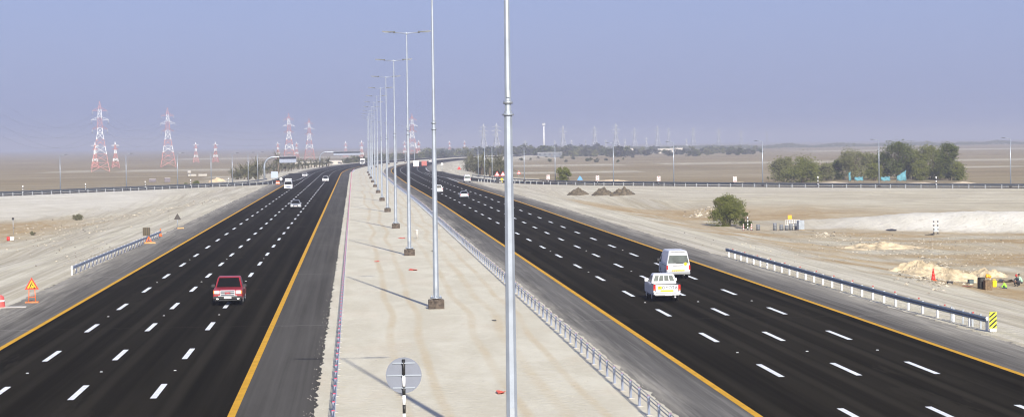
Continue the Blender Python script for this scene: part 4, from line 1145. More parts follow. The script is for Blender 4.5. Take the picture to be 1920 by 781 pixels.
GROVE = [(1468, 44, 293, 341, 0, leaf_b, 'rounded grey green tree at the left end of the grove'), (1505, 60, 297, 342, -6, leaf_a, 'wide low olive tree, second from the left end of the grove'), (1552, 22, 306, 339, 6, leaf_b, 'small thin tree standing in the gap of the grove'),
         (1570, 32, 300, 338, 10, leaf_c, 'dark small tree just right of the gap in the grove'), (1600, 60, 279, 337, 0, leaf_b, 'pale feathery tree left of the lamp post in the grove'), (1629, 34, 287, 337, 10, leaf_b, 'thin greyish tree directly left of the lamp post'),
         (1656, 38, 284, 337, 14, leaf_c, 'dark tree just right of the lamp post in the grove'), (1684, 62, 268, 337, 6, leaf_c, 'tallest dark tree in the middle of the grove'), (1713, 40, 281, 337, 12, leaf_a, 'olive tree right of the tallest tree, above the blue sheet'),
         (1745, 60, 272, 337, 4, leaf_a, 'broad olive tree in the right half of the grove'), (1781, 44, 268, 338, 0, leaf_c, 'tall ragged tree near the right end of the grove'), (1797, 26, 303, 338, -6, leaf_a, 'low rounded bush at the right end of the grove'),
         (1726, 30, 300, 338, -4, leaf_a, 'low shrubby tree filling the middle of the right grove half'), (1640, 30, 306, 338, -4, leaf_a, 'low shrubby tree at the foot of the lamp post'), (1532, 26, 310, 339, 6, leaf_b, 'low thin bush at the left rim of the grove gap'), (1700, 40, 296, 337, 16, leaf_b, 'pale tree behind the tallest dark tree'), (1764, 34, 290, 337, 14, leaf_b, 'pale tree between the two tall right trees')]
for i, (px, w, top, base, off, M, lab) in enumerate(GROVE):
    q = px_tree(px, w, top, base, off); tree('grove_tree', q['p'], q['w'], q['h'], lab, 'tree', M, 100+i, 5200 if w > 40 else 2800, .33, q['h']*.04, 34, 'trees of the grove', 3, .16, 1.0, 1.3)
q = px_tree(1057, 27, 311, 343, 0); tree('pointed_tree', q['p'], q['w'], q['h'], 'lone dense dark green pointed tree behind the exit ramp', 'tree', leaf_a, 140, 2400, .26, .2, 20, None, 1, .2)
p = at(1364, 423); d = p.length
tree('round_bush', p, 72*d/FPX*1.1, 60*d/FPX, 'big round olive green bush beside the departing carriageway', 'bush', leaf_a, 141, 15000, .15, .02, 46, None, 5, .10, 1.0, .5)
p = at(1398, 427); d = p.length
tree('round_bush', p, 26*d/FPX, 34*d/FPX, 'smaller dark bush at the right foot of the big bush', 'bush', leaf_c, 142, 2200, .14, .08, 14, None, 4, .06)
p = at(146, 417); d = p.length
tree('scrub', p, 24*d/FPX, 11*d/FPX, 'low grey green scrub on the pale ridge left of the motorway', 'scrub', leaf_dry, 143, 900, .12, .01, 26, None, 5, .04)
p = at(62, 444); d = p.length
tree('scrub', p, 14*d/FPX, 7*d/FPX, 'small dry scrub in the brown hollow near the left edge', 'scrub', leaf_dry, 144, 400, .10, .03, 8, None, 4, .03)
q = px_tree(368, 15, 339, 349, 10); tree('shrub', q['p'], q['w'], q['h'], 'round green shrub behind the entry ramp guardrail', 'shrub', leaf_a, 145, 700, .22, .1, 10, None, 3, .06)
q = px_tree(347, 8, 343, 349, 8); tree('shrub', q['p'], q['w'], q['h'], 'tiny dry shrub behind the entry ramp guardrail', 'shrub', leaf_b, 146, 300, .18, .1, 8, None, 3, .04)
q = px_tree(1440, 6, 330, 342, 4); tree('bare_shrub', q['p'], q['w']*.8, q['h'], 'thin bare shrub at the left foot of the grove', 'shrub', leaf_b, 147, 120, .2, .3, 6, None, 4, .05)
# date palms
palm_leaf = leaf_mat('palm_frond', (.085, .088, .040), (.170, .160, .085))
def palm_meshes(rs, th=2.2, fl=3.0, nf=34):
    r = random.Random(rs); V, F, tone = [], [], []
    for k in range(nf):
        a = 2*PI*k/nf*2.618+r.random()*.3; el = r.uniform(-.35, 1.35); L = fl*r.uniform(.75, 1.1); p = Vector((0, 0, th)); d = Vector((math.cos(a)*math.cos(el), math.sin(a)*math.cos(el), math.sin(el))); pts = [p.copy()]
        for j in range(6): p = p+d*L/6; d = (d+Vector((0, 0, -.20))).normalized(); pts.append(p.copy())
        tn = r.random()
        for j in range(6):
            A, B_ = pts[j], pts[j+1]; dd = (B_-A).normalized(); side = dd.cross(Vector((0, 0, 1))).normalized()
            for s in (-1, 1):
                for q in (0, .5):
                    bp = A.lerp(B_, q); wl = .55*(1-abs(j-2.2)/5.0); tip = bp+side*s*wl+dd*wl*.55-Vector((0, 0, .12)); o = len(V)
                    V += [bp, bp+dd*.16, tip]; F.append([o, o+1, o+2]); tone += [tn]*3
            o = len(V); V += [A-side*.03, A+side*.03, B_+side*.02, B_-side*.02]; F.append([o, o+1, o+2, o+3]); tone += [tn]*4
    me = bpy.data.meshes.new('fronds'); me.from_pydata([tuple(v) for v in V], [], F); me.materials.append(palm_leaf); me.update()
    at_ = me.attributes.new('tone', 'FLOAT', 'POINT'); at_.data.foreach_set('value', np.array(tone, 'f'))
    b = MB(); b.tube([(0, 0, -.3), (.05, 0, th*.5), (0, 0, th)], [.28, .24, .26], 9); o = b.build('trunk', bark); tm = o.data; bpy.data.objects.remove(o)
    return me, tm
PALMS = [palm_meshes(60+k, th, 3.1) for k, th in enumerate((1.4, 2.4, 3.4))]
def palm(p, kind, sc_, label, group):
    t = thing('date_palm', p, label, 'palm', group, rnd()*6); t.scale = (sc_,)*3
    for nm, me in zip(('crown', 'trunk'), PALMS[kind]):
        o = bpy.data.objects.new(nm, me); COL.objects.link(o); o.parent = t
rr = random.Random(3)
GL = 'bushy date palm in the clump beside the entry ramp'
for k in range(22):
    px = rr.uniform(428, 486); p = at(px, 341 - (px-428)*.04 - rr.random()*5); p *= 1.0; p = along(px, Vector((p.x, p.y, 0)).length*1.02+rr.random()*35)
    palm(p, k % 3, rr.uniform(.85, 1.15)*(.75+.35*(px-428)/58), GL, 'palms beside the entry ramp')
palm(along_k(521, 610), 2, 1.5, 'lone taller date palm behind the nearer sign gantry', None)
for k in range(24):
    px = 490+k*5.5+rr.uniform(-2, 2); p = along_k(px, 600+rr.random()*60+(px-490)*1.2)
    palm(p, k % 2, rr.uniform(.9, 1.25), 'low palm in the loose row behind the two sign gantries', 'palms behind the gantries')
for k in range(75):
    px = rr.uniform(876, 950); dist = rr.uniform(470, 700) if px > 888 else rr.uniform(640, 760); p = along_k(px, dist)
    if p.x - curve_c(p.y/K) < 44: continue
    palm(p, k % 3, rr.uniform(.95, 1.45), 'date palm in the dense clump right of the exit ramp', 'palms right of the exit ramp')
# scattered low bushes on the far plain right of the palms
FT = []
for k, M in enumerate((leaf_far, leaf_c, leaf_b, leaf_far)):
    FT.append((crown_mesh('crown', 6.5+k*.4, 4.6+.3*k, .15, 520, .55, M, 14, 200+k, 1.0, .3), trunk_mesh('trunk', 4.6, 5, 210+k, 3, .16)))
def fartree(p, k, s, label, group, sx=1.0):
    t = thing('acacia_tree', p, label, 'tree', group, rnd()*6); t.scale = (s*sx, s*sx, s)
    for nm, me in zip(('crown', 'trunk'), FT[k % 4]):
        o = bpy.data.objects.new(nm, me); COL.objects.link(o); o.parent = t
for k in range(16):
    px = 960+ k*15 + rr.uniform(-8, 8); fartree(along_k(px, rr.uniform(1000, 1300)), k, rr.uniform(.28, .55), 'low acacia on the plain in front of the hazy tree line', 'low acacias before the tree line', 1.3)
for k in range(170):
    px = 790 + 640*((k+rr.random())/170); dist = rr.uniform(1350, 1950)
    fartree(along_k(px, dist), k, rr.uniform(.8, 1.5)*(1.25 if px < 1180 else 1.0), 'hazy tree in the long tree line along the right skyline', 'trees of the skyline tree line', 1.25)
for k in range(46):
    px = 690 + 150*((k+rr.random())/46); dist = rr.uniform(1180, 1500)
    fartree(along_k(px, dist), k, rr.uniform(.7, 1.2), 'hazy tree beyond the far bend of the motorway', 'trees beyond the bend', 1.2)
for k in range(24):
    px = 640 + 50*((k+rr.random())/24); dist = rr.uniform(930, 1100); p = along_k(px, dist)
    if p.x - curve_c(p.y/K) > -30: continue
    fartree(p, k, rr.uniform(.55, .85), 'low tree beside the far end of the oncoming carriageway', 'trees at the far left bend', 1.2)
# far-off belt of vegetation that reads as one mass
V, F, tone = [], [], []
for k in range(9000):
    px = rr.uniform(1180, 2100) if k % 3 else rr.uniform(780, 1250); dist = rr.uniform(2300, 2900) + (px-1200)*.8*(px > 1200)
    d = ray(px, 275); d = Vector((d.x, d.y, 0)).normalized()*dist*K; hh = 7.5*(.55+.7*noise.noise(Vector((px*.02, 0, 1))))
    p = d+Vector((0, 0, LOW+max(1.5, hh)*rr.random()**1.2)); s = rr.uniform(1.2, 2.4); a = rr.random()*6; o = len(V)
    V += [p+Vector((-s, 0, -s*.4)), p+Vector((s, .5, -s*.3)), p+Vector((s*.6, 0, s*.5)), p+Vector((-s*.5, .6, s*.5))]; F.append([o, o+1, o+2, o+3]); tone += [rr.random()]*4
me = bpy.data.meshes.new('far_vegetation'); me.from_pydata([tuple(v) for v in V], [], F); me.materials.append(leaf_far); me.attributes.new('tone', 'FLOAT', 'POINT').data.foreach_set('value', np.array(tone, 'f'))
o = bpy.data.objects.new('far_vegetation', me); COL.objects.link(o); tag(o, 'faint belt of vegetation on the far hazy skyline', 'vegetation', None, 'stuff')
# blue sheets and a sandy bank under the grove
bluet = mat('blue_sheet', (.09, .25, .31), .8, 0, .35, 1.2)
for px, py, w, h, lab in ((1593, 336, .7, 2.6, 'narrow upright blue sheet between the left grove trunks'), (1610, 337, 2.8, 1.1, 'blue sheet hung low left of the grove lamp post'), (1660, 336, 3.0, 1.2, 'blue sheet hung low right of the grove lamp post'), (1690, 335, 3.0, 2.3, 'slanted bright blue tarpaulin under the tallest grove tree')):
    p = at(px, 341); dist = Vector((p.x, p.y, 0)).length-6; p = along(px, dist)
    t = thing('blue_tarpaulin', p, lab, 'tarpaulin'); V, F = [], []
    for i in range(7):
        for j in range(5):
            u, v = i/6-.5, j/4; slant = (.6 if px == 1690 else .1)
            V.append((u*w, .3*math.sin(i*1.9+j*1.3)+v*.5, v*h*(1+slant*u*1.4)+.55+.12*math.sin(i*2.3)))
    for i in range(6):
        for j in range(4): F.append([i*5+j, i*5+j+1, (i+1)*5+j+1, (i+1)*5+j])
    b = MB(); b.add(V, F, 0, True); o = b.build('sheet', bluet, t); md = o.modifiers.new('thickness', 'SOLIDIFY'); md.thickness = .04
    for sx in (-.5, .5):
        b = MB(); b.tube([(sx*w, .3, -.2), (sx*w, .3, h*(1+(.6 if px == 1690 else .1)*sx*1.4)+.2)], .05, 6); b.build('pole', bark, t)
for px, w, h, lab in ((1560, 10, .45, 'pale sand bank in front of the grove gap'), (1725, 9, .4, 'pale sand bank under the right half of the grove'), (1806, 8, .5, 'pale sand bank at the right foot of the grove'), (1385, 7, .35, 'pale sand bank left of the grove beyond the ramp')):
    p = at(px, 341); p = along(px, Vector((p.x, p.y, 0)).length-22); heap(p, w, h, mat('bank_sand', (.42, .355, .26), .95, 0, .15, .6), lab, int(px), .5, 'sand_bank')
for px, py, w, h, lab in ((409, 341, 6, 1.1, 'orange sand heap at the left foot of the palms'), (1145, 339, 14, .5, 'low pale sand bank behind the exit ramp')):
    p = at(px, py); heap(p, w, h, mat('heap_sand', (.52, .41, .27), .95, 0, .15, .6), lab, int(px), .6, 'sand_bank')
# ------------------------------------------------------------------ the dusty air
b = MB(); x0, x1, y0, y1, z0, z1 = -15500, 15500, -400, 42000, LOW-2.2, 52.0
b.add([(x0,y0,z0),(x1,y0,z0),(x1,y1,z0),(x0,y1,z0),(x0,y0,z1),(x1,y0,z1),(x1,y1,z1),(x0,y1,z1)], [[3,2,1,0],[4,5,6,7],[0,1,5,4],[1,2,6,5],[2,3,7,6],[3,0,4,7]])
hz = bpy.data.materials.new('dusty_air'); hz.use_nodes = True; nt = hz.node_tree; nt.nodes.remove(nt.nodes['Principled BSDF'])
pv = nt.nodes.new('ShaderNodeVolumePrincipled'); pv.inputs['Color'].default_value = (.47, .505, .65, 1); pv.inputs['Density'].default_value = HAZE; pv.inputs['Anisotropy'].default_value = .0
nt.links.new(pv.outputs[0], nt.nodes['Material Output'].inputs['Volume'])
tag(b.build('haze', hz), 'thin dusty haze lying over the whole desert plain', None, None, 'stuff')
# ------------------------------------------------------------------ vehicles (front towards +y of their own frame)
def carpaint(name, col, rough=.35, metal=0.0, var=.04): return mat(name, col, rough, metal, var, 1.2, coat=.25)
glass = mat('tinted_glass', (.007, .007, .007), .3, 0, spec=.08)
glass_l = mat('clear_glass_dusty', (.055, .070, .066), .45, 0, .4, 2.0, spec=.25)
rubber = mat('tyre_rubber', (.015, .015, .015), .8)
rimm = mat('rim_metal', (.42, .43, .45), .35, .6)
chrome = mat('chrome', (.72, .73, .75), .25, .45)
trim = mat('black_trim', (.018, .018, .02), .55)
lampc = mat('headlight_lens', (.72, .74, .74), .15, .2, spec=.8)
lampr = mat('tail_light_lens', (.50, .02, .015), .2, 0, spec=.7)
amber = mat('indicator_lens', (.75, .22, .02), .25)
plate_m = mat('number_plate', (.75, .66, .66), .5)
def round_poly(P, r, n=3):
    out = []
    for i, p in enumerate(P):
        a, c = Vector(P[i-1]), Vector(P[(i+1) % len(P)]); p = Vector(p)
        d1, d2 = (a-p), (c-p); k = min(r, d1.length*.4, d2.length*.4)
        if d1.normalized().dot(d2.normalized()) < -.97: out.append(tuple(p)); continue
        A, B_ = p+d1.normalized()*k, p+d2.normalized()*k
        for q in range(n+1):
            t = q/n; out.append(tuple(A*(1-t)**2 + p*2*t*(1-t) + B_*t*t))
    return out
def inset(P, b):
    out = []; n = len(P); area = sum(P[i][0]*P[(i+1) % n][1]-P[(i+1) % n][0]*P[i][1] for i in range(n)); sg = 1 if area > 0 else -1
    for i in range(n):
        a, p, c = Vector(P[i-1]), Vector(P[i]), Vector(P[(i+1) % n])
        e1, e2 = (p-a), (c-p)
        if e1.length < 1e-6: e1 = e2
        if e2.length < 1e-6: e2 = e1
        nn = (Vector((-e1.y, e1.x)).normalized()+Vector((-e2.y, e2.x)).normalized())
        nn = nn.normalized() if nn.length > 1e-6 else Vector((0, 0)); out.append(tuple(p+nn*b*sg))
    return out
def shell(b, P, w, bev=.06, mi=0):
    """Side profile P [(y, z)] swept across the car with rounded shoulders; w(z) is the half width."""
    rings = []
    for f, ins in ((-1, bev), (-1, bev*.3), (-1, 0), (1, 0), (1, bev*.3), (1, bev)):
        Q = inset(P, ins) if ins else P
        dx = 0 if ins == bev else (bev*.35 if ins else bev)
        rings.append([(f*(w(z)-dx), y, z) for y, z in Q])
    n = len(P); V = [p for r in rings for p in r]; F = []
    for k in range(5):
        for i in range(n): F.append([k*n+i, k*n+(i+1) % n, (k+1)*n+(i+1) % n, (k+1)*n+i])
    F += [list(range(n))[::-1], list(range(5*n, 6*n))]
    b.add(V, F, mi)
def with_arches(top, zb, wheels, ra):
    """top: outline from front bottom over the top to rear bottom; adds a bottom edge with wheel arches."""
    P = list(top); bottom = []
    for yc in sorted(wheels):          # rear to front
        bottom += [(yc-ra, zb)] + [(yc-ra*math.cos(t), max(zb, WR_+ra*math.sin(t))) for t in [PI*k/10 for k in range(1, 10)]] + [(yc+ra, zb)]
    return P + bottom
WR_ = .36
def side_pane(root, pts, w, M, name, off=.006):
    for f in (-1, 1):
        b = MB(); n = len(pts)
        V = [(f*(w(z)+off), y, z) for y, z in pts]+[(f*(w(z)-.03), y, z) for y, z in pts]
        b.add(V, [list(range(n)), list(range(2*n-1, n-1, -1))]+[[(i+1) % n, i, n+i, n+(i+1) % n] for i in range(n)]); b.build(name, M, root)
def edge_pane(root, A, B_, wA, wB, M, name, t0=.08, t1=.92, off=.008, x0=-1, x1=1):
    """A pane lying on the surface swept by profile edge A-B (A, B are (y, z))."""
    A, B_ = Vector(A), Vector(B_); e = (B_-A); n = Vector((e.y, -e.x)).normalized()
    a, c = A+e*t0, A+e*t1; wa, wc = wA+(wB-wA)*t0, wA+(wB-wA)*t1; b = MB()
    V = [(x, p.x+n.x*o, p.y+n.y*o) for o in (off, -.02) for x, p in ((x0*wa, a), (x1*wa, a), (x1*wc, c), (x0*wc, c))]
    b.add(V, [[0,1,2,3],[7,6,5,4],[0,4,5,1],[1,5,6,2],[2,6,7,3],[3,7,4,0]]); return b.build(name, M, root)
def wheels(root, ys, track, r=.36, w=.24):
    for y in ys:
        for f in (-1, 1):
            x = f*track; b = MB()
            b.tube([(x-w/2, y, r), (x-w/2+.03, y, r), (x+w/2-.03, y, r), (x+w/2, y, r)], [r*.93, r, r, r*.93], 24, 0, False); wh = b.build('wheel', rubber, root)
            b = MB(); xo = x+f*(w/2); b.tube([(xo-f*.03, y, r), (xo+f*.012, y, r)], [r*.66, r*.60], 20, 0, False)
            for k in range(6):
                a = PI/3*k; b.box((xo+f*.016, y+math.sin(a)*r*.35, r+math.cos(a)*r*.35), (.02, .06, .06))
            b.build('rim', rimm, wh)
def bx(root, name, c, s, M, bev=.015, parent=None):
    b = MB(); b.box(c, s, 0, 0, min(bev, min(s)*.4)); return b.build(name, M, parent or root)
def mirrors(root, x, y, z, M, s=(.2, .1, .16)):
    for f in (-1, 1): bx(root, 'mirror', (f*(x+s[0]*.4), y, z), s, M, .03)
def write(root, text, size, loc, M, name='lettering', extrude=.004, face=-1):
    c = bpy.data.curves.new(name, 'FONT'); c.body = text; c.size = size; c.align_x = 'CENTER'; c.align_y = 'CENTER'; c.extrude = extrude; c.offset = .005; c.space_character = 1.15
    o = bpy.data.objects.new(name, c); COL.objects.link(o); bpy.context.view_layer.update()
    me = bpy.data.meshes.new_from_object(o.evaluated_get(bpy.context.evaluated_depsgraph_get())); bpy.data.objects.remove(o)
    me.materials.clear(); me.materials.append(M); o = bpy.data.objects.new(name, me); COL.objects.link(o); o.parent = root; o.location = loc
    o.rotation_euler = (PI/2, 0, 0 if face < 0 else PI); return o
def chassis(root, L, w, z=.34): 
    bx(root, 'underbody', (0, 0, z), (w*2-.5, L-.5, .26), trim, .03)

def pickup(kind, loc, label, col, L=5.4, W=1.9, H=1.78, toward=True, group=None):
    global WR_
    WR_ = .39; root = thing('pickup_truck', loc, label, 'pickup', group, PI if toward else 0.0)
    hw = W/2; wf = lambda z: hw-.02*abs(z-.8); yf, yr = L*.315, -L*.285; f, r_ = L/2, -L/2; belt = H*(.60 if kind == 'american' else .645); bed = belt-.02
    yc0, yc1 = f-1.40, -.98          # cab front (windscreen foot), cab rear
    if kind == 'american': yc0, yc1 = f-1.45, -.75
    paint = col
    top = [(f-.05, .42), (f, .60), (f-.03, belt-.12), (f-.12, belt-.02), (yc0, belt+.06), (yc1-.02, belt+.02), (yc1-.03, .62), (r_+.06, .62), (r_+.02, .50)]
    P = round_poly(with_arches(top, .42, (yr, yf), .46), .07, 2); b = MB(); shell(b, P, wf, .07); b.build('body', paint, root)
    # open cargo bed: walls and tailgate
    b = MB(); ln = yc1-.06-r_
    for sx in (-1, 1): b.box((sx*(hw-.06), r_+ln/2, (.62+bed)/2+.0), (.11, ln, bed-.60), 0, 0, .03)
    b.box((0, yc1-.09, (.62+bed)/2), (W-.24, .06, bed-.62)); b.box((0, r_+ln/2, .66), (W-.24, ln-.1, .06))
    b.build('cargo_bed', paint, root)
    tg = bx(root, 'tailgate', (0, r_+.035, (.60+bed)/2+.01), (W-.34, .07, bed-.58), paint, .025)
    b = MB(); b.box((0, r_+.02, bed+.03), (W-.1, .11, .05), 0, 0, .015); b.build('bed_rail', trim, root)
    for sx in (-1, 1): bx(root, 'bed_side_rail', (sx*(hw-.06), r_+ln/2, bed+.015), (.12, ln, .03), trim, .01)
    # cab
    zr = H; cw = lambda z: hw-.05-.26*max(0, (z-belt)/1.0)
    cp = [(yc0+.0, belt-.02), (yc0-.72, zr-.06), (yc0-.95, zr), (yc1+.32, zr), (yc1+.10, zr-.08), (yc1-.02, belt-.02)]
    b = MB(); shell(b, round_poly(cp, .09, 2), cw, .09); cab = b.build('cab', paint, root)
    edge_pane(root, cp[0], cp[1], cw(belt)-.10, cw(zr)-.10, glass, 'windscreen', .07, .95, .02)
    y_a, y_b = yc0-.98, yc1+.22; mid = (y_a+y_b)/2-.05; zl, zu = belt+.05, zr-.14
    side_pane(root, [(yc0-.30, zl), (mid+.05, zl), (mid+.05, zu), (yc0-.80, zu)], cw, glass, 'side_window')
    side_pane(root, [(mid-.05, zl), (yc1+.14, zl), (yc1+.26, zu), (mid-.05, zu)], cw, glass, 'side_window')
    A, B_ = cp[5], cp[4]
    if kind == 'american': edge_pane(root, B_, A, cw(zr)-.2, cw(belt)-.15, glass, 'rear_window', .05, .9, .02)
    else:
        # four panes between white bars, seen from behind
        for k in range(4):
            q0, q1 = -1+.5*k+.035, -1+.5*k+.465; edge_pane(root, B_, A, cw(zr)-.10, cw(belt)-.07, glass_l, 'rear_window', .10, .74, .022, q0, q1)
    mirrors(root, hw-.02, yc0-.36, belt+.14, trim if kind == 'american' else paint, (.24, .12, .22))
    for sx in (-1, 1):
        for yy in (mid+.25, yc1+.28): bx(root, 'door_handle', (sx*(hw+.0), yy, belt-.10), (.03, .17, .04), chrome, .01)
        bx(root, 'sill_step', (sx*(hw-.03), .05, .40), (.14, 2.0, .06), trim, .02)
    chassis(root, L, hw, .46); wheels(root, (yf, yr), hw-.15, .39, .26)
    return root, dict(f=f, r=r_, hw=hw, belt=belt, bed=bed, zr=zr, tg=tg)

# red pickup coming towards the camera
red = carpaint('red_paintwork', (.26, .009, .013), .45)
t, q = pickup('american', (-8.85, 104.5*K+2.9, .012), 'red pickup truck with chrome grille driving towards the camera', red, 5.8, 2.03, 1.90)
f, hw, belt = q['f'], q['hw'], q['belt']
gr = bx(t, 'grille', (0, f+.005, .86), (1.02, .08, .42), chrome, .03)
for k in range(3): bx(t, 'grille_slot', (0, f+.05, .74+.12*k), (.92, .02, .065), mat('grille_dark', (.03, .04, .06), .4), .005, gr)
write(gr, 'GMC', .17, (0, f+.066, .86), mat('emblem_red', (.55, .02, .02), .3), 'emblem', .006, 1)
for sx in (-1, 1):
    h = bx(t, 'headlight', (sx*.74, f-.015, .93), (.36, .10, .24), lampc, .03); bx(t, 'indicator', (sx*(hw-.075), f-.03, .93), (.10, .11, .22), amber, .02, h)
    fl = MB(); fl.tube([(sx*.72, f+.02, .52), (sx*.72, f+.075, .52)], .085, 16); fl.build('fog_light', mat('lit_fog_lamp', (1.0, .97, .88), .2, emit=2.2), t)
bx(t, 'front_bumper', (0, f+.0, .56), (1.98, .16, .20), trim, .05); bx(t, 'bumper_chrome', (0, f+.035, .68), (1.30, .12, .06), chrome, .02)
bx(t, 'number_plate', (0, f+.09, .56), (.50, .02, .13), plate_m, .004)
bx(t, 'air_dam', (0, f-.1, .40), (1.8, .12, .16), trim, .03)
for sx in (-1, 1): bx(t, 'tail_light', (sx*(hw-.1), q['r']+.02, .95), (.14, .05, .36), lampr, .02)
bx(t, 'rear_bumper', (0, q['r']-.02, .52), (1.9, .14, .2), chrome, .04)
o = bx(t, 'interior_mirror', (0, f-2.02, 1.66), (.22, .04, .08), lampc, .01)

# white pickup seen from behind
whitecar = carpaint('white_paintwork', (.62, .63, .65), .4)
t, q = pickup('asian', (21.28, 102.3*K+2.6, .012), 'white double cab pickup seen from behind with TOYOTA tailgate lettering', whitecar, 5.15, 1.86, 1.84, False)
r_, hw, tg = q['r'], q['hw'], q['tg']
for sx in (-1, 1):
    bx(t, 'tail_light', (sx*(hw-.075), r_+.01, .97), (.15, .06, .40), lampr, .02); bx(t, 'reverse_light', (sx*(hw-.075), r_-.024, .84), (.12, .02, .08), mat('lens_orange', (.8, .2, .05), .25), .005)
stick = mat('sticker_yellow', (.80, .66, .0), .5)
bx(tg, 'yellow_sticker', (.0, r_-.004, .745), (.90, .012, .12), stick, .002); bx(tg, 'round_sticker', (-.49, r_-.004, .96), (.27, .012, .21), stick, .05)
write(tg, 'TOYOTA', .28, (.10, r_-.006, .965), mat('lettering_grey', (.06, .06, .08), .4), 'lettering')
b = MB(); b.tube([(-.53, r_-.012, .98), (-.53, r_-.014, .98)], .05, 12); b.build('sticker_mark', redp, tg)
for k in range(6): bx(tg, 'sticker_mark', (-.34+.135*k, r_-.012, .745), (.06, .008, .05), mat('mark_orange', (.75, .28, .02), .5), .001)
bx(t, 'rear_bumper', (0, r_-.04, .50), (1.70, .16, .17), chrome, .05); bx(t, 'number_plate', (.10, r_-.125, .50), (.46, .02, .14), plate_m, .004)
bx(t, 'front_bumper', (0, q['f'], .52), (1.7, .2, .3), whitecar, .06)
b = MB(); b.tube([(.55, r_+.1, .33), (.55, r_-.16, .33)], .06, 10); b.build('exhaust', chrome, t); bx(t, 'mud_flap', (hw-.17, r_+.9, .30), (.26, .03, .36), trim, .01); bx(t, 'mud_flap', (-hw+.17, r_+.9, .30), (.26, .03, .36), trim, .01)
for sx in (-1, 1): bx(t, 'headlight', (sx*.66, q['f']-.02, .84), (.34, .08, .2), lampc, .03)

def van(loc, label, L, W, H, toward, paint, group=None, roofrack=False, name='van', simple=False):
    global WR_
    WR_ = .35; root = thing(name, loc, label, 'van', group, PI if toward else 0.0); hw = W/2; f, r_ = L/2, -L/2; yf, yr = f-.95, r_+1.15
    belt = H*.52; wl = lambda z: hw-.012
    low = [(f-.06, .34), (f, .50), (f-.03, .80), (f-.18, belt), (r_+.02, belt), (r_-.0, .62), (r_+.05, .36)]
    b = MB(); shell(b, round_poly(with_arches(low, .34, (yr, yf), .42), .06, 2), wl, .05); b.build('body', paint, root)
    cw = lambda z: hw-.015-.20*max(0, z-belt)*(1 if z < H-.35 else 1)
    cp = [(f-.10, belt-.05), (f-.78, H-.34), (f-1.15, H-.04), (f-1.6, H), (r_+.35, H), (r_+.16, H-.10), (r_+.10, H-.3), (r_+.0, belt-.05)]
    b = MB(); shell(b, round_poly(cp, .10, 2), cw, .10); b.build('upper_body', paint, root)
    edge_pane(root, cp[0], cp[1], cw(belt)-.08, cw(H-.34)-.08, glass, 'windscreen', .10, .97, .02)
    zl, zu = belt+.04, H-.46
    ys = [f-.62, f-1.35, f-2.45, r_+1.35, r_+.25]; 
    side_pane(root, [(ys[0]+.05, zl), (ys[1]+.05, zl), (ys[1]+.05, zu), (ys[0]-.32, zu)], cw, glass, 'side_window')
    for a, c in (() if simple else zip(ys[1:], ys[2:])): side_pane(root, [(a-.05, zl), (c+.05, zl), (c+.05, zu), (a-.05, zu)], cw, glass, 'side_window')
    edge_pane(root, cp[6], cp[7], cw(H-.3)-.09, cw(belt)-.07, glass_l, 'rear_window', .10, .86, .015)
    mirrors(root, hw, f-.62, belt+.16, trim, (.2, .12, .26)); chassis(root, L, hw, .42); wheels(root, (yf, yr), hw-.14, .35, .22)
    for sx in (-1, 1):
        tl = bx(root, 'tail_light', (sx*(hw-.06), r_+.0, .86), (.12, .06, .46), lampr, .02); bx(root, 'reverse_light', (sx*(hw-.06), r_-.025, .68), (.1, .03, .09), lampc, .01, tl)
        bx(root, 'headlight', (sx*(hw-.28), f-.035, .78), (.40, .10, .22), lampc, .03)
        bx(root, 'door_handle', (sx*hw, f-1.5, belt-.12), (.03, .16, .04), chrome, .008); bx(root, 'door_rail', (sx*(hw-.005), -.6, belt-.09), (.02, 2.2, .03), trim, .005)
    bx(root, 'rear_bumper', (0, r_-.03, .44), (W-.04, .16, .22), mat('bumper_grey', (.24, .25, .26), .5), .05); bx(root, 'front_bumper', (0, f, .44), (W-.04, .18, .28), paint, .06)
    bx(root, 'grille', (0, f+.0, .72), (.8, .05, .14), trim, .01); bx(root, 'number_plate', (0, r_-.02, .80), (.44, .02, .13), plate_m, .004)
    return root, dict(f=f, r=r_, hw=hw, belt=belt, H=H)
t, q = van((25.75, 119.3*K+2.5, .012), 'white high roof van seen from behind, just ahead of the white pickup', 5.0, 1.90, 2.25, False, whitecar, simple=True)
r_ = q['r']
bx(t, 'handle_strip', (-.02, r_-.012, 1.06), (.84, .03, .055), trim, .01)
b = MB(); b.tube([(.58, r_-.012, 1.18), (.58, r_-.022, 1.18)], .125, 16, 0, False); b.build('round_sticker', stick, t)
stp = bx(t, 'reflective_strip', (-.02, r_-.010, .655), (1.06, .016, .10), stick, .003)
for k in range(7): bx(t, 'strip_mark', (-.46+.147*k, r_-.021, .655), (.07, .008, .07), mat('mark_red', (.55, .06, .01), .5), .001, stp)
bx(t, 'roof_spoiler', (0, r_+.14, 2.16), (1.2, .16, .05), whitecar, .02); bx(t, 'wiper', (.1, r_-.015, 1.22), (.6, .02, .025), trim, .004)

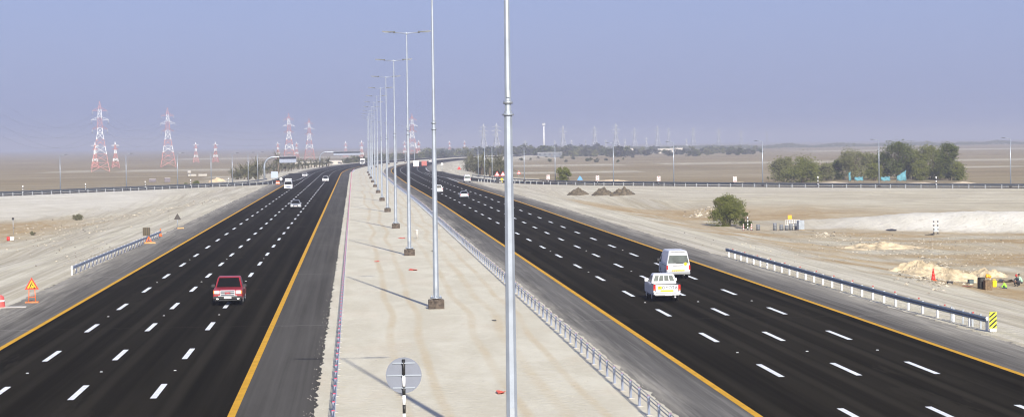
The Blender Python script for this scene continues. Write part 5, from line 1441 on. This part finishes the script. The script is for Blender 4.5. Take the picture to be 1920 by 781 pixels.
def car(loc, label, paint, L=4.55, W=1.8, H=1.45, toward=True, suv=False, lights=False, cat='car', name='passenger_car'):
    global WR_
    WR_ = .32 if not suv else .38; root = thing(name, loc, label, cat, None, PI if toward else 0.0); hw = W/2; f, r_ = L/2, -L/2; yf, yr = f-.85, r_+.85
    belt = H*.63 if not suv else H*.60; wl = lambda z: hw-.015*abs(z-.6)
    if suv: low = [(f-.05, .36), (f, .52), (f-.03, belt-.16), (f-.2, belt-.04), (f-1.25, belt+.02), (r_+.05, belt), (r_, .60), (r_+.05, .38)]
    else: low = [(f-.08, .24), (f, .42), (f-.04, .62), (f-.25, .72), (f-1.2, belt), (r_+.62, belt), (r_+.08, belt-.03), (r_, .58), (r_+.06, .28)]
    b = MB(); shell(b, round_poly(with_arches(low, .26 if not suv else .36, (yr, yf), WR_+.06), .06, 2), wl, .07); b.build('body', paint, root)
    cw = lambda z: hw-.08-.42*max(0, z-belt)
    cp = [(f-1.05, belt-.04), (f-1.85, H-.05), (f-2.1, H), (r_+1.35, H), (r_+1.1, H-.04), (r_+.40, belt-.04)] if not suv else [(f-1.15, belt-.04), (f-1.85, H-.06), (f-2.1, H), (r_+.45, H), (r_+.25, H-.08), (r_+.05, belt-.04)]
    b = MB(); shell(b, round_poly(cp, .08, 2), cw, .07); b.build('cabin', paint, root)
    edge_pane(root, cp[0], cp[1], cw(belt)-.07, cw(H)-.07, glass, 'windscreen', .06, .96, .015); edge_pane(root, cp[4], cp[5], cw(H)-.1, cw(belt)-.1, glass, 'rear_window', .08, .88, .015)
    zl, zu = belt+.03, H-.12; mid = (cp[0][0]+cp[5][0])/2-.1
    side_pane(root, [(cp[0][0]-.22, zl), (mid+.04, zl), (mid+.04, zu), (cp[1][0]-.06, zu)], cw, glass, 'side_window'); side_pane(root, [(mid-.04, zl), (cp[5][0]+.25, zl), (cp[4][0]+.08, zu), (mid-.04, zu)], cw, glass, 'side_window')
    mirrors(root, hw-.04, cp[0][0]-.28, belt+.06, paint, (.18, .1, .12)); chassis(root, L, hw, .32); wheels(root, (yf, yr), hw-.12, WR_, .2)
    for sx in (-1, 1):
        z = belt-.20 if suv else .62
        bx(root, 'headlight', (sx*(hw-.24), f-.06, z), (.38, .14, .16), lampc, .03); bx(root, 'tail_light', (sx*(hw-.18), r_+.01, belt-.16), (.28, .08, .18), lampr, .02)
        bx(root, 'door_handle', (sx*(hw-.01), mid-.3, belt-.12), (.03, .16, .035), chrome, .008)
    bx(root, 'grille', (0, f-.0, (belt-.22) if suv else .56), (.82, .06, .14), trim, .02); bx(root, 'lower_intake', (0, f-.01, .40), (1.1, .06, .12), trim, .02)
    bx(root, 'number_plate', (0, f+.02, .45), (.5, .02, .12), plate_m, .004); bx(root, 'number_plate', (0, r_-.015, belt-.18), (.5, .02, .12), plate_m, .004)
    bx(root, 'rear_bumper', (0, r_+.02, .42), (W-.06, .16, .2), paint, .05)
    return root
silver = carpaint('silver_paintwork', (.36, .38, .41), .3, .35)
def place(u, s): p = road(u, s); return Vector((p.x, p.y, .012))
def hd(s): return -math.atan((curve_c(s+5)-curve_c(s-5))/10/K)
car(place(-10.3, 265), 'silver saloon car driving towards the camera in a middle lane', silver)
car(place(-8.6, 452), 'white sport utility car driving towards the camera beside the yellow line', whitecar, 4.8, 1.9, 1.78, True, True)
car(place(-17.4, 532), 'small white car driving towards the camera in the outer lane', whitecar, 4.3, 1.75, 1.5, True, False)
car(place(19.3, 338), 'white sport utility car seen from behind, half hidden by a lamp mast', whitecar, 4.8, 1.95, 1.80, False, True)
car(place(22.2, 303), 'silver saloon car seen from behind beyond the second mast', silver, toward=False)
van(place(33.1, 427), 'distant white van seen from behind entering the exit ramp', 5.0, 1.9, 2.1, False, whitecar)
t = car(place(24, 900), 'tiny white car on the far bend of the departing carriageway', whitecar, 4.6, 1.85, 1.7, False, True); t.rotation_euler.z = hd(900)
# minibus with roof gear
t, q = van(place(-16.6, 381), 'white minibus with roof rack driving towards the camera in the outer lane', 6.0, 2.1, 2.35, True, whitecar, name='minibus')
b = MB(); 
for yy in (-1.6, -.6, .4): b.box((0, yy, 2.46), (1.7, .06, .05))
for sx in (-.85, .85): b.box((sx, -.6, 2.5), (.05, 2.4, .12))
b.build('roof_rack', galv, t)
for sx in (-.55, 0, .55): bx(t, 'roof_load', (sx, -.5, 2.62), (.45, 1.5, .22), whitep, .05)
bx(t, 'blue_band', (0, q['f']+.03, .62), (1.5, .16, .14), mat('band_blue', (.03, .07, .22), .4), .02)

# lorries
def lorry(loc, label, cabm, boxm, L=8.0, toward=False, rz=0.0, bh=3.5, box=True):
    root = thing('lorry', loc, label, 'lorry', None, (PI if toward else 0)+rz); f = L/2; hw = 1.2
    cp = [(f-.05, .55), (f, .9), (f-.03, 1.6), (f-.22, 2.7), (f-.45, 2.9), (f-1.9, 2.9), (f-1.95, .55)]
    b = MB(); shell(b, round_poly(cp, .08, 2), lambda z: hw-.03-.02*max(0, z-1.6), .08); b.build('cab', cabm, root)
    edge_pane(root, cp[2], cp[3], hw-.15, hw-.2, glass, 'windscreen', .05, .92, .02)
    side_pane(root, [(f-.3, 1.65), (f-1.3, 1.65), (f-1.3, 2.45), (f-.45, 2.45)], lambda z: hw-.03-.02*max(0, z-1.6), glass, 'side_window')
    mirrors(root, hw, f-.1, 2.1, trim, (.2, .1, .4)); bx(root, 'grille', (0, f+.01, 1.25), (1.6, .06, .5), trim, .02); bx(root, 'front_bumper', (0, f+.02, .68), (2.3, .2, .34), cabm, .06)
    for sx in (-1, 1): bx(root, 'headlight', (sx*.9, f+.04, .78), (.34, .12, .2), lampc, .03)
    bx(root, 'chassis', (0, -.2, .75), (.9, L-.6, .25), trim, .02)
    ln = L-2.2
    if box: bx(root, 'cargo_box', (0, -L/2+ln/2, (.95+bh)/2), (2.45, ln, bh-.95), boxm, .04); bx(root, 'door_seam', (0, -L/2-.004, (.95+bh)/2), (.04, .02, bh-1.1), trim, .002)
    else:
        bx(root, 'flat_bed', (0, -L/2+ln/2, 1.05), (2.45, ln, .2), boxm, .02); b = MB()
        for sx in (-1.2, 1.2): b.box((sx, -L/2+ln/2, 1.5), (.06, ln, .8))
        b.box((0, -L/2+.03, 1.5), (2.4, .06, .8)); b.build('bed_walls', boxm, root)
    for sx in (-1, 1): bx(root, 'tail_light', (sx*.95, -L/2-.0, .85), (.3, .08, .14), lampr, .02)
    bx(root, 'rear_bumper', (0, -L/2+.02, .62), (2.3, .12, .16), trim, .02); wheels(root, (f-1.0, -f+1.4, -f+2.5), 1.02, .48, .36); return root
whitebox = mat('white_box_body', (.70, .69, .66), .5, 0, .06, .6)
lorry(place(26.6, 684), 'white box lorry seen from behind at the start of the bend', whitecar, whitebox, 8.5, False, hd(684))
lorry(place(30.2, 705), 'red lorry ahead of the white box lorry in the bend', carpaint('lorry_red', (.40, .05, .04), .35), mat('lorry_red_box', (.42, .12, .10), .5), 8.0, False, hd(705), 3.1)
lorry(place(-9.9, 835), 'white lorry coming round the bend beside the far lamp posts', whitecar, whitebox, 8.0, True, hd(835), 3.3)

# ------------------------------------------------------------------ workers
def figure(name, joints, radii, edges, rootj):
    me = bpy.data.meshes.new(name); names = list(joints); me.from_pydata([joints[k] for k in names], [(names.index(a), names.index(c)) for a, c in edges], [])
    o = bpy.data.objects.new(name, me); COL.objects.link(o); md = o.modifiers.new('skin', 'SKIN'); 
    for k, n_ in enumerate(names):
        v = me.skin_vertices[0].data[k]; v.radius = radii[n_] if hasattr(radii[n_], '__len__') else (radii[n_],)*2; v.use_root = (n_ == rootj)
    s = o.modifiers.new('sub', 'SUBSURF'); s.levels = 2; s.render_levels = 2
    bpy.context.view_layer.update(); ev = bpy.data.meshes.new_from_object(o.evaluated_get(bpy.context.evaluated_depsgraph_get())); bpy.data.objects.remove(o); return ev
skin = mat('skin_brown', (.20, .105, .065), .55)
def worker(loc, rz, label, shirt, trousers, headm, scarf, s=1.0):
    root = thing('person', loc, label, 'person', None, rz); root.scale = (s,)*3
    J = dict(pelvis=(0, -.10, .30), waist=(0, -.06, .46), chest=(0, .06, .66), neck=(0, .13, .82), throat=(0, .15, .88), head=(0, .19, .98), crown=(0, .19, 1.06))
    Rr = dict(pelvis=(.15, .13), waist=(.13, .11), chest=(.165, .12), neck=.065, throat=.055, head=(.082, .1), crown=(.06, .07))
    E_ = [('pelvis', 'waist'), ('waist', 'chest'), ('chest', 'neck'), ('neck', 'throat'), ('throat', 'head'), ('head', 'crown')]
    for sx, n_ in ((-1, 'l'), (1, 'r')):
        J.update({n_+'hip': (sx*.12, -.08, .28), n_+'knee': (sx*.20, .30, .50), n_+'shin': (sx*.18, .20, .26), n_+'ankle': (sx*.16, .10, .09), n_+'toe': (sx*.18, .28, .045),
                  n_+'shoulder': (sx*.19, .07, .74), n_+'elbow': (sx*.27, .22, .52), n_+'wrist': (sx*.16, .46, .46), n_+'palm': (sx*.14, .53, .43)})
        Rr.update({n_+'hip': .105, n_+'knee': .068, n_+'shin': .058, n_+'ankle': .043, n_+'toe': .04, n_+'shoulder': .062, n_+'elbow': .045, n_+'wrist': .03, n_+'palm': (.036, .022)})
        E_ += [('pelvis', n_+'hip'), (n_+'hip', n_+'knee'), (n_+'knee', n_+'shin'), (n_+'shin', n_+'ankle'), (n_+'ankle', n_+'toe'), ('chest', n_+'shoulder'), (n_+'shoulder', n_+'elbow'), (n_+'elbow', n_+'wrist'), (n_+'wrist', n_+'palm')]
        for q, (dx, ln, dz) in enumerate(((-.026, .06, 0), (-.009, .07, .004), (.009, .066, .002), (.026, .052, -.002))):
            a = (sx*.14+dx, .555, .425+dz); c = (sx*.14+dx*1.15, .555+ln*.55, .415+dz); e = (sx*.14+dx*1.1, .555+ln*.8, .385+dz)
            J.update({f'{n_}f{q}a': a, f'{n_}f{q}b': c, f'{n_}f{q}c': e}); Rr.update({f'{n_}f{q}a': .009, f'{n_}f{q}b': .0085, f'{n_}f{q}c': .007}); E_ += [(n_+'palm', f'{n_}f{q}a'), (f'{n_}f{q}a', f'{n_}f{q}b'), (f'{n_}f{q}b', f'{n_}f{q}c')]
        J.update({n_+'ta': (sx*.105, .51, .425), n_+'tb': (sx*.085, .55, .41)}); Rr.update({n_+'ta': .011, n_+'tb': .009}); E_ += [(n_+'palm', n_+'ta'), (n_+'ta', n_+'tb')]
    me = figure('body', J, Rr, E_, 'pelvis')
    for M in (skin, shirt, trousers, trim): me.materials.append(M)
    for p in me.polygons:
        x, y, z = p.center; mi = 0
        if z < .11 and y > .02: mi = 3
        elif z < .40 and y < .12 or (abs(x) > .10 and z < .58 and y < .40 and (abs(x) < .245) and z < .1+1.25*(y+.12)+.22 and y < .36 and not (z > .42 and y > .30 and abs(x) < .18)): mi = 2
        elif z < .85 and y < .40: mi = 1
        p.material_index = mi; p.use_smooth = True
    o = bpy.data.objects.new('body', me); COL.objects.link(o); o.parent = root
    b = MB()
    rings = [(.90, .085, .15), (.96, .108, .18), (1.03, .112, .18), (1.09, .095, .185), (1.13, .05, .19)] if scarf else [(1.02, .100, .17), (1.06, .098, .175), (1.10, .075, .18), (1.125, .03, .185)]
    n = 14; V = []
    for z, r_, yc in rings:
        for k in range(n):
            a = 2*PI*k/n; yy = math.sin(a)*r_; V.append((math.cos(a)*r_*.92, yc+min(yy, .045 if (scarf and z < 1.02) else .2), z))
    F = [[i*n+k, i*n+(k+1) % n, (i+1)*n+(k+1) % n, (i+1)*n+k] for i in range(len(rings)-1) for k in range(n)]+[[(len(rings)-1)*n+k for k in range(n)]]
    b.add(V, F, 0, True); b.build('headscarf' if scarf else 'hair', headm, root)
    for sx in (-1, 1):
        b = MB(); b.tube([(sx*.034, .284, 1.005), (sx*.034, .292, 1.005)], .012, 8); b.build('eye', blackp, root)
        b = MB(); b.tube([(sx*.09, .18, .97), (sx*.09, .185, 1.01)], [.014, .02], 6); b.build('ear', skin, root)
    b = MB(); b.tube([(0, .275, 1.0), (0, .305, .965)], [.009, .017], 6); b.build('nose', skin, root)
    b = MB(); b.tube([(-.022, .278, .935), (.022, .278, .935)], .006, 5); b.build('mouth', mat('lips', (.16, .06, .05), .5), root)
    return root
p = at(1908, 538); worker(p, 2.2, 'person in red headscarf and dark clothes crouching beside the tool heap', mat('shirt_dark', (.03, .035, .05), .8), mat('trousers_black', (.018, .018, .022), .8), mat('scarf_red', (.55, .03, .03), .7), True)
p = at(1914, 537); worker(p+Vector((.15, .5, 0)), 1.4, 'person in pale green vest crouching at the right picture edge', mat('vest_mint', (.35, .62, .42), .7), mat('trousers_grey', (.06, .065, .07), .8), trim, False)
p = at(1885, 544); worker(p+Vector((0, 0, -.22)), 1.1, 'person in lime green vest bending low in a shallow dug pit', mat('vest_lime', (.30, .72, .05), .7), mat('trousers_navy', (.03, .04, .06), .8), trim, False, .9)
